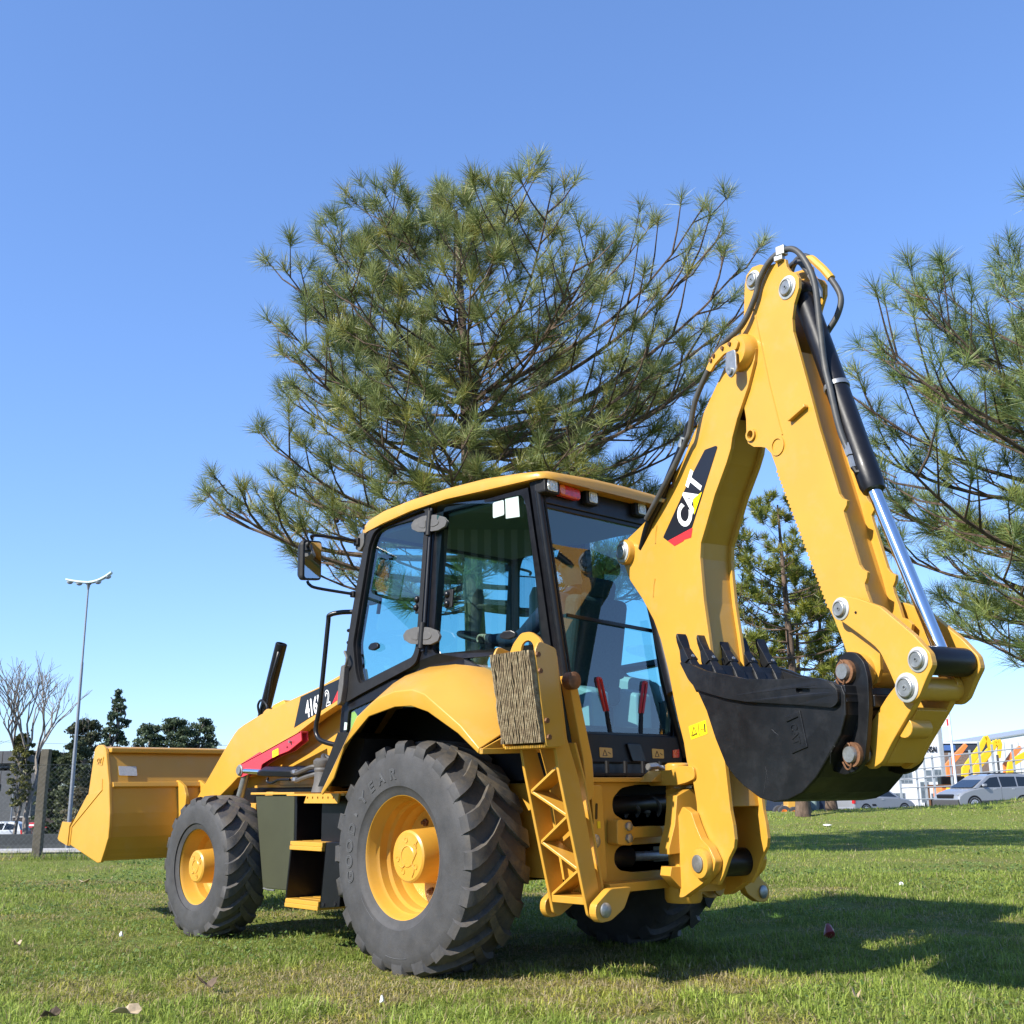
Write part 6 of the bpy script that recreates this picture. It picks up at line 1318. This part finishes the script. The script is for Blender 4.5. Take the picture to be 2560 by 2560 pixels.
hatch, x0 = car('white_hatchback','white hatchback on the road behind the barrier at the left','car',76,-33.9,None,(-1,-.05),4.1,1.75,[(.02,.35),(.0,.55),(.03,.95),(.2,1.02),(3.1,.98),(3.8,.82),(4.05,.6),(4.1,.4),(4.0,.22),(.3,.22)],[(.12,.98),(.35,1.40),(.8,1.53),(1.9,1.53),(2.4,1.45),(3.2,.96)],[.7,3.3],.31,'car_white',[[(.42,1.04),(.62,1.36),(1.15,1.43),(1.25,1.03)],[(1.32,1.03),(1.25,1.43),(2.3,1.40),(2.85,1.0)]])
hatch.location.z = gp(76,-33.9)[2]+.012
for sg in (-1,1): bit(hatch,'tail_light','red_lens',[(-.01-x0,.72),(.03-x0,1.0),(.16-x0,1.0),(.1-x0,.72)], sg*.72, sg*.88)
tr = site('flatbed_trailer','low trailer with red and white striped boards beyond the road barrier','trailer',80,-32.4,None); 
for i in range(3): MB().span((-1.0,-.05,1.02+.12*i),(.3,.05,1.12+.12*i)).build('board','red' if i != 1 else 'white',tr,.01)
mb = MB(); mb.span((-1.1,0,.55),(2.8,1.6,.72)); mb.build('bed','bumper',tr,.02); mb = MB(); mb.span((.5,-.05,.98),(2.4,.05,1.12)); mb.loft([[(2.3,-.05,1.0),(2.4,-.05,1.12),(2.4,.05,1.12),(2.3,.05,1.0)],[(2.75,-.05,1.25),(2.7,-.05,1.42),(2.7,.05,1.42),(2.75,.05,1.25)]]); mb.build('drawbar','label_grey',tr,.01)
for x in (-.4,1.6): MB().lathe([(0,-.1),(.3,-.1),(.33,0),(.3,.1),(0,.1)], (x,0,.33), (0,1,0), 20).build('wheel','tyre_face',tr)
# little yellow loader by the trees
yl = site('compact_loader','small yellow wheel loader parked left of the tree trunks','loader',60,13.95,-.72)
mb = MB(); mb.prism([(-.15,.35),(-.12,.62),(.05,.66),(.05,1.15),(.42,1.2),(.50,.35)], -.5, .5, XZ); mb.build('body',Y_,yl,.03)
mb = MB(); mb.span((-.05,-.45,1.15),(.40,.45,1.95)); mb.build('cab','black',yl,.03)
for x in (-.18,.32):
    for sg in (-1,1):
        w = MB().lathe([(.16,-.12),(.30,-.12),(.34,-.06),(.34,.06),(.30,.12),(.16,.12)], (x,sg*.55,.34 if x < 0 else .28), (0,1,0), 20).build('wheel','tyre_face',yl); MB().lathe([(.19,sg*.1),(.15,sg*.12),(.0,sg*.06)], (x,sg*.55,.34 if x < 0 else .28), (0,1,0), 16).build('rim','orange',yl)
tk_ = site('dark_truck','dark blue truck with white top behind the small yellow loader','truck',64,14.3,-.75)
mb = MB(); mb.span((-1.6,0,.35),(1.2,2,1.0)); mb.build('chassis_box','navy',tk_,.05); mb = MB(); mb.span((-1.6,0,1.0),(1.2,2,2.3)); mb.build('cargo_box','white',tk_,.04)
for x in (-1.1,.7): MB().lathe([(0,-.1),(.36,-.1),(.4,0),(.36,.1),(0,.1)], (x,.0,.4), (0,1,0), 20).build('wheel','tyre_face',tk_)

# ------------------------------------------------------------------ showroom, halls, yard fence, machines behind it
sh = site('showroom','white two storey showroom with name sign on its tower at the right','building',92,33.3); zg = gp(92,33.3)[2]
Z_ = lambda z: z-zg
MT['facade'] = simple('white_facade', (.62,.63,.65), .6, 0, .03, 2)
MT['glaz'] = simple('facade_glazing', (.10,.125,.15), .15, 0, .3, 3, 0, 1, .5); MT['steel_grey'] = simple('grey_steel', (.33,.36,.38), .5, .3, .1, 6); MT['brick'] = simple('brown_brick', (.17,.12,.095), .9, 0, .3, 8, .4, 30); MT['roof_dark'] = simple('dark_roof', (.035,.04,.055), .5); MT['roof_blue'] = simple('blue_panel', (.06,.13,.34), .35)
mb = MB(); mb.span((-1.15,0,0),(.95,4,Z_(4.95))); tw_ = mb.build('tower','facade',sh)
mb = MB(); mb.span((-1.2,-.05,Z_(4.95)),(.70,4,Z_(5.75))); mb.build('frieze','roof_dark',sh)
mb = MB(); mb.span((.72,-.25,0),(1.02,.1,Z_(5.8))); mb.build('corner_column','steel_grey',sh)
mb = MB(); mb.span((-3.6,.3,0),(-1.15,5,Z_(2.95))); mb.span((-4.6,1.2,0),(-3.6,5,Z_(2.3))); mb.build('wing','facade',sh)
mb = MB(); mb.span((.95,.5,0),(3.6,5,Z_(2.5))); mb.build('side_wing','brick',sh)
lettering('DYNSAI', lambda x,y,d: (-.12+x,-.04-d,Z_(3.45)+y), 'decal_black', sh, .62, .03, .012, .62, name='sign_lettering')
def window(x0_, x1_, z0_, z1_, y, cols=2):
    f = MB().span((x0_,y-.03,Z_(z0_)),(x1_,y,Z_(z1_))).build('window','steel_grey',sh)
    for k in range(cols):
        a = x0_+.05+(x1_-x0_-.05)/cols*k; b = a+(x1_-x0_-.05)/cols-.05
        MB().span((a,y-.04,Z_(z0_)+.05),(b,y-.03,Z_(z1_)-.05)).build('pane','glaz',f)
for a in ((-.65,-.05,1.60,2.05,0,1),(.15,.82,1.62,2.10,0,2),(-.65,-.05,1.15,1.5,0,1),(.15,.82,1.15,1.52,0,2),(-2.4,-1.5,1.98,2.35,.3,2),(-2.5,-1.5,1.42,1.88,.3,3),(-2.5,-1.5,1.02,1.32,.3,3),(-1.05,-.35,-.45,1.15,0,2),(-.25,.6,-.45,.25,0,2),(-3.4,-2.6,1.4,2.4,.3,2),(-3.4,-2.2,-.3,.3,.3,3)): window(*a)
hl = site('brick_hall','brown brick hall with dark roof and blue panel right of the showroom','building',100,39.3); zh = gp(100,39.3)[2]
mb = MB(); mb.span((-2.0,0,0),(1.9,8,3.72-zh)); mb.build('wall','brick',hl); mb = MB(); mb.span((-2.05,-.1,3.72-zh),(1.95,8,4.36-zh)); mb.build('roof','roof_dark',hl); mb = MB(); mb.span((-2.1,-.2,4.36-zh),(2.0,8,4.52-zh)); mb.build('gutter','facade',hl); MB().span((-1.9,-.14,3.78-zh),(-.9,-.1,4.24-zh)).build('panel','roof_blue',hl)
wh = site('white_hall','large white hall with rising roof edge at the far right','building',115,52); zw = gp(115,52)[2]
mb = MB(); mb.prism([(-4.7,0),(9,0),(9,7.2-zw),(-4.7,5.15-zw)], 0, 20, XZ); wl_ = mb.build('wall','facade',wh)
mb = MB(); mb.prism([(-4.75,5.12-zw),(9,7.17-zw),(9,7.3-zw),(-4.75,5.25-zw)], -.1, 20, XZ); mb.build('roof_edge','steel_grey',wh)
for k in range(9): MB().span((-4.3+1.4*k,-.02,0),(-4.26+1.4*k,0,5.0-zw)).build('panel_joint','steel_grey',wl_)
fp = site('flagpole','white flagpole standing in front of the showroom','flagpole',60,22.9,-.5); MB().tube([(.02,0,0),(-.02,0,6.5)], [.075,.055], 10).build('pole','facade',fp); MB().prism([(-.03,5.2),(-.65,5.1),(-.62,4.35),(-.03,4.4)], -.01, .01, XZ).build('flag','flag_white',fp); MB().prism([(-.05,4.78),(-.17,4.76),(-.16,4.42),(-.05,4.43)], -.016, .016, XZ).build('flag_mark','decal_red',fp)
yf = site('yard_fence','tall grey steel frame fence of the machine yard at the right','fence',68,26.4,-.6)
tops = [(-3.7,2.3),(-2.7,2.45),(-2.2,2.5),(-1.7,2.6),(-.65,2.75),(.55,2.9),(1.12,3.35),(1.9,3.2),(3.1,3.2),(4.4,3.3),(5.8,3.3),(7.2,3.3)]
for x, z in tops: MB().span((x-.05,-.05,0),(x+.05,.05,z+.6)).build('post','steel_grey',yf)
for z0_, z1_ in ((2.3,3.0),(1.75,2.32),(1.22,1.80),(.75,.95),(.1,.15)):
    for (xa,_), (xb,_) in zip(tops[:-1],tops[1:]):
        qa = z0_+(z1_-z0_)*(xa+3.7)/7.6+.6; qb = z0_+(z1_-z0_)*(xb+3.7)/7.6+.6
        MB().tube([(xa,-.06,qa),(xb,-.06,qb)], .035, 6).build('rail','steel_grey',yf)
MB().span((2.2-.07,-.07,0),(2.2+.02,.07,3.2)).build('post','bumper',yf)
def excavator(label, paint, bm, st, D=78):
    cx = bm[0][0]; e = site('excavator', label, 'excavator', D, cx, -.75, 'excavators in the yard at the right')
    P = lambda p: Vector((p[0]-cx, p[1]+.75))
    def plate(line, w0, w1, name, thick=.22):
        L = [P(p) for p in line]; secs = []
        for i, p in enumerate(L):
            d = (L[min(i+1,len(L)-1)]-L[max(i-1,0)]).normalized(); n = Vector((-d.y,d.x)); f = i/(len(L)-1); w = (w0+(w1-w0)*f)*(1+.35*math.sin(math.pi*f))
            secs.append([(p.x-n.x*w,-thick/2,p.y-n.y*w),(p.x+n.x*w,-thick/2,p.y+n.y*w),(p.x+n.x*w,thick/2,p.y+n.y*w),(p.x-n.x*w,thick/2,p.y-n.y*w)])
        MB().loft(secs).build(name,paint,e,.02)
    plate(bm,.20,.13,'boom')
    if st: plate(st,.14,.09,'stick')
    a, b = P(bm[1]), P(bm[-2]); MB().tube([(a.x-.15,.15,a.y-.3),(a.x*.4+b.x*.6-.15,.15,a.y*.4+b.y*.6+.0)], .05, 8).build('ram','pin',e)
    mb = MB(); mb.span((-.9,-.6,.75),(1.3,1.0,1.5)); mb.build('body',paint,e,.08)
    mb = MB(); mb.span((-.85,-.62,1.4),(-.15,.1,2.2)); mb.build('cab','black',e,.06)
    for y in (-.75,.9): mb = MB(); mb.prism(rnd([(-1.3,.0),(1.5,.0),(1.7,.35),(1.4,.7),(-1.2,.7),(-1.5,.35)],.2,4), y, y+.4, XZ); mb.build('track','black_plastic',e,.02)
MT['exc_yellow'] = simple('yellow_excavator_paint', (.72,.45,.01), .4, 0, .05, 4); MT['exc_orange'] = simple('orange_excavator_paint', (.75,.20,.05), .4, 0, .05, 4)
excavator('orange excavator arm leftmost in the machine yard','exc_orange',[(29.79,1.2),(29.78,2.2),(30.37,2.8),(31.12,3.57)],None,79)
excavator('yellow orange excavator with the tallest raised arm in the yard','exc_yellow',[(29.95,.8),(30.1,1.9),(30.5,2.35),(31.35,3.4),(31.72,4.0)],[(31.7,4.05),(31.88,3.6),(31.9,3.2)],77)
excavator('yellow excavator with pointed arm second from the tallest','exc_yellow',[(31.2,1.1),(31.26,2.0),(31.78,2.65),(32.46,3.31),(32.72,3.75)],[(32.7,3.8),(32.93,3.45)],78)
excavator('yellow excavator whose stick hangs straight down beside the white hall','exc_yellow',[(31.8,1.1),(31.98,2.1),(32.72,2.91),(33.18,3.4),(33.54,3.82)],[(33.58,3.9),(33.66,3.6),(33.5,2.65)],79.5)
excavator('yellow excavator behind the silver people carrier roof','exc_yellow',[(32.7,1.1),(32.99,2.2),(33.48,2.5),(34.19,2.9),(34.7,3.12)],None,76.5)
excavator('red orange excavator rightmost in the machine yard','exc_orange',[(34.1,1.1),(34.16,2.2),(34.7,2.9),(35.3,3.4)],None,80)
sk = site('orange_machine','orange and yellow machine standing low behind the yard fence','machine',75,28.6,-.72); MB().span((-1.2,0,.5),(-.3,.8,1.2)).build('body','exc_orange',sk,.06); MB().span((-.2,0,.6),(.9,.8,1.25)).build('hood','exc_yellow',sk,.06); MB().span((-1.3,-.1,.35),(1.1,.9,.55)).build('frame','bumper',sk,.04)
for x in (-.8,.6): MB().lathe([(0,-.1),(.28,-.1),(.32,0),(.28,.1),(0,.1)], (x,-.05,.3), (0,1,0), 16).build('wheel','tyre_face',sk)
mb = MB(); bm2 = site('steel_beam','rusty brown beam lying along the foot of the yard fence','beam',73,28.3,-.7); mb.span((-2.4,-.1,1.42),(2.0,.1,1.62)); mb.build('beam','rust',bm2); 
for x in (-2.2,-.2,1.8): MB().span((x-.06,-.06,0),(x+.06,.06,1.42)).build('leg','rust',bm2)

# ribbed metal shed beyond the left of the picture: it is what the cab's side windows mirror
MT['shed_ribs'] = simple('shed_ribs', (.05,.055,.06), .6); MT['shed_light'] = simple('shed_sheet', (.6,.61,.62), .5); MT['shed_dark'] = simple('shed_dark', (.03,.032,.035), .7)
sd_ = thing('metal_shed','dark ribbed metal shed mirrored as stripes in the cab side window','building',(9.5,16.0,0),R_(-35))
mb = MB(); mb.span((-6,0,2.6),(7,.1,6.6)); mb.build('upper_wall','shed_light',sd_); mb = MB(); mb.span((-6,-.02,0),(7,6,2.6)); mb.build('lower_wall','shed_dark',sd_)
for k in range(44): MB().span((-6+.3*k,-.09,2.6),(-6+.3*k+.15,0,6.6)).build('rib','shed_ribs',sd_)
mb = MB(); mb.span((-6.4,-1.6,6.6),(7.4,6,6.8)); mb.build('roof','shed_dark',sd_)
# ------------------------------------------------------------------ small things on the grass
def gxy(x, y): return Vector((x, y, 0.02))
rr = random.Random(5)
def dry_leaf(label, x, y, s, tone=1.0):
    n = 10; vs_ = [];
    for k in range(n): a = 2*math.pi*k/n; rad = s*(.6+.4*abs(math.cos(a)))*rr.uniform(.85,1.1); vs_.append((math.cos(a)*rad, math.sin(a)*rad*.55, .012+.018*math.sin(a*2+x)+rr.uniform(0,.01)))
    v = [(0,0,.004)]+vs_; top = [(a,b,c+.003) for a,b,c in v]; f = [(0,1+k,1+(k+1)%n) for k in range(n)]
    mb = MB(); mb.add(v+top, [t[::-1] for t in f]+[tuple(i+n+1 for i in t) for t in f]+[(1+k,1+(k+1)%n,n+2+(k+1)%n,n+2+k) for k in range(n)])
    o = mb.build('dry_leaf', 'dry_leaf' if tone > .6 else 'dry_leaf_dark', None, fix=True); o.location = (x,y,.035); o.rotation_euler = (.1,.1,rr.uniform(0,6)); tag(o, label, 'leaf', 'dry leaves on the lawn')
MT['dry_leaf'] = simple('dry_leaf', (.42,.32,.2), .7, 0, .25, 40); MT['dry_leaf_dark'] = simple('dry_leaf_dark', (.09,.06,.035), .8, 0, .3, 40)
dry_leaf('pale curled dry leaf lying on the grass at the bottom left', -.182, 2.652, .065)
dry_leaf('dark rotten leaf at the bottom left corner of the lawn', -.02, 2.911, .05, .3)
dry_leaf('tan dry leaf in the clover left of the front wheel', 7.1, -.22, .10)
dry_leaf('small brown leaf near the left edge of the lawn', 2.47, 2.15, .05)
dry_leaf('brown leaf clump on the bare patch in front of the rear wheel', .24, 2.045, .06, .3)
dry_leaf('tan leaf in the sunny grass at the bottom right', -2.19, .15, .05)
def scrap(label, x, y, s, mat='litter_white'):
    mb = MB(); r = np.random.default_rng(int(abs(x*100)))
    secs = [[(math.cos(a)*s*q*r.uniform(.7,1.2), math.sin(a)*s*q*r.uniform(.5,1.1), h+r.uniform(0,.006)) for a in np.linspace(0,2*math.pi,7,endpoint=False)] for q, h in ((.9,0),(1.0,.012),(.5,.03))]
    o = mb.loft(secs).build('litter_scrap', mat, None); o.location = (x,y,.03); tag(o, label, 'litter', 'scraps of litter on the lawn')
MT['litter_white'] = simple('litter_paper', (.7,.7,.68), .6, 0, .1, 50)
scrap('tiny white paper scrap on the grass left of the rear wheel', 2.41, 1.50, .014); scrap('tiny white paper scrap on the grass below the rear wheel', -.75, 1.72, .010)
scrap('white paper scrap beyond the machine shadow on the right lawn', .525, -5.3, .025); scrap('flat white scrap at the foot of the grassy bank', 9.9, -19.2, .11)
MT['red_plastic'] = simple('red_plastic', (.22,.03,.03), .4, 0, .2, 40)
mb = MB(); secs = []
for h, rd in ((0,.042),(.03,.04),(.06,.036),(.09,.026),(.11,.016),(.12,.012)):
    secs.append([(math.cos(a)*rd*(1+.18*math.sin(3*a+h*40)), math.sin(a)*rd*.8, h) for a in np.linspace(0,2*math.pi,10,endpoint=False)])
o = mb.loft(secs, smooth=True).build('crumpled_bottle','red_plastic',None); o.location = (-.884,-1.758,.02); o.rotation_euler = (.9,.4,.4); o.scale = (.85,.85,.85); tag(o,'crumpled red plastic bottle in the shadow under the digging bucket','bottle')
# ================================================================== the operator in the cab
def figure(name, joints, bones, label):
    """continuous body grown round a skeleton: joints {name: (pos, radius)}"""
    names = list(joints); me = bpy.data.meshes.new(name); me.from_pydata([joints[n][0] for n in names], [(names.index(a), names.index(b)) for a, b in bones], []); me.update()
    o = bpy.data.objects.new(name, me); COL.objects.link(o); sk = o.modifiers.new('skin','SKIN'); sk.use_smooth_shade = True
    for i, n in enumerate(names): me.skin_vertices[0].data[i].radius = joints[n][1] if hasattr(joints[n][1],'__len__') else (joints[n][1],)*2
    me.skin_vertices[0].data[names.index('pelvis')].use_root = True
    ss = o.modifiers.new('sub','SUBSURF'); ss.levels = 2; ss.render_levels = 2
    bpy.context.view_layer.update(); dg = bpy.context.evaluated_depsgraph_get(); m2 = bpy.data.meshes.new_from_object(o.evaluated_get(dg)); bpy.data.objects.remove(o, do_unlink=True)
    m2.name = name; return m2
J = {'pelvis':((-.34,0,1.63),(.15,.12)),'belly':((-.37,0,1.78),(.145,.115)),'chest':((-.39,0,1.98),(.165,.115)),'neckbase':((-.38,0,2.12),(.09,.075)),'neck':((-.355,0,2.19),.055),'jaw':((-.325,0,2.255),(.062,.07)),'skull':((-.325,0,2.34),(.078,.092)),'crown':((-.33,0,2.405),(.06,.07))}
Bn = [('pelvis','belly'),('belly','chest'),('chest','neckbase'),('neckbase','neck'),('neck','jaw'),('jaw','skull'),('skull','crown')]
for sg, s in ((1,'l'),(-1,'r')):
    hx, hy, hz_ = (.262,.185*sg,1.885) if sg > 0 else (.34,-.17,1.92)
    J.update({'sh'+s:((-.39,.185*sg,2.06),.072),'el'+s:((-.17,.285*sg,1.84),.05),'wr'+s:((.17,(hy+.03*sg),hz_-.005),.031),'pa'+s:((hx-.03,hy,hz_+.012),(.036,.022)),'kn_'+s:((hx+.012,hy-.012*sg,hz_+.028),(.038,.016)),
              'hip'+s:((-.30,.10*sg,1.60),.095),'knee'+s:((.08,.16*sg,1.66),.065),'an'+s:((.24,.16*sg,1.26),.045),'toe'+s:((.38,.17*sg,1.13),(.045,.03))})
    Bn += [('chest','sh'+s),('sh'+s,'el'+s),('el'+s,'wr'+s),('wr'+s,'pa'+s),('pa'+s,'kn_'+s),('pelvis','hip'+s),('hip'+s,'knee'+s),('knee'+s,'an'+s),('an'+s,'toe'+s)]
    for k, (dy, ln) in enumerate(((.030,.9),(.010,1.0),(-.010,.95),(-.028,.8))):
        J['f%d%s'%(k,s)] = ((hx+.035*ln, hy+dy, hz_+.030),.0095); J['g%d%s'%(k,s)] = ((hx+.052*ln, hy+dy, hz_+.004),.0085); J['h%d%s'%(k,s)] = ((hx+.040*ln, hy+dy, hz_-.018),.0075)
        Bn += [('kn_'+s,'f%d%s'%(k,s)),('f%d%s'%(k,s),'g%d%s'%(k,s)),('g%d%s'%(k,s),'h%d%s'%(k,s))]
    J['t0'+s] = ((hx-.005,hy-.035*sg,hz_+.004),.011); J['t1'+s] = ((hx+.022,hy-.04*sg,hz_-.012),.0095); Bn += [('pa'+s,'t0'+s),('t0'+s,'t1'+s)]
me = figure('person', J, Bn, None)
for mname in ('cloth_navy','skin_tone','cloth_dark'): pass
MT['cloth_navy'] = simple('navy_jacket', (.012,.02,.05), .9, 0, .3, 40, .4, 90); MT['skin_tone'] = simple('skin', (.46,.27,.18), .55, 0, .06, 30); MT['cloth_dark'] = simple('dark_trousers', (.02,.022,.028), .9, 0, .3, 40); MT['hair'] = simple('dark_hair', (.015,.011,.008), .6)
for k in ('cloth_navy','skin_tone','cloth_dark'): me.materials.append(MT[k])
for p in me.polygons:
    c = p.center
    p.material_index = 1 if (c.z > 2.165 or (c.x > .175 and c.z > 1.80)) else (2 if (c.z < 1.66 or (c.x > -.25 and c.z < 1.76)) else 0)
pe = obj('person', me, None); tag(pe, 'person in dark blue clothing sitting in the cab holding the steering wheel', 'person')
mb = MB(); mb.lathe([(0,.10),(.05,.092),(.082,.06),(.094,.01),(.092,-.03),(.088,-.035)], (-.338,0,2.335), (-.15,0,1), 20); mb.loft([[(-.255,-.055,2.355),(-.255,.055,2.355),(-.255,.055,2.365),(-.255,-.055,2.365)],[(-.19,-.045,2.34),(-.19,.045,2.34),(-.19,.045,2.346),(-.19,-.045,2.346)]]); mb.build('cap','cloth_dark',pe)
mb = MB(); mb.lathe([(0,.03),(.012,.02),(.016,0),(.012,-.006),(0,-.006)], (-.243,0,2.285), (1,0,.3), 10); mb.build('nose','skin_tone',pe)
for sg in (1,-1):
    MB().lathe([(0,.006),(.008,.003),(.01,-.004),(0,-.004)], (-.252,sg*.03,2.315), (1,0,0), 10).build('eye','hair',pe); MB().lathe([(0,.012),(.014,.008),(.02,-.004),(0,-.006)], (-.335,sg*.082,2.30), (0,sg,0), 10).build('ear','skin_tone',pe)
MB().tube([(-.253,-.022,2.252),(-.247,0,2.250),(-.253,.022,2.252)], .005, 6).build('mouth','skin_tone',pe)
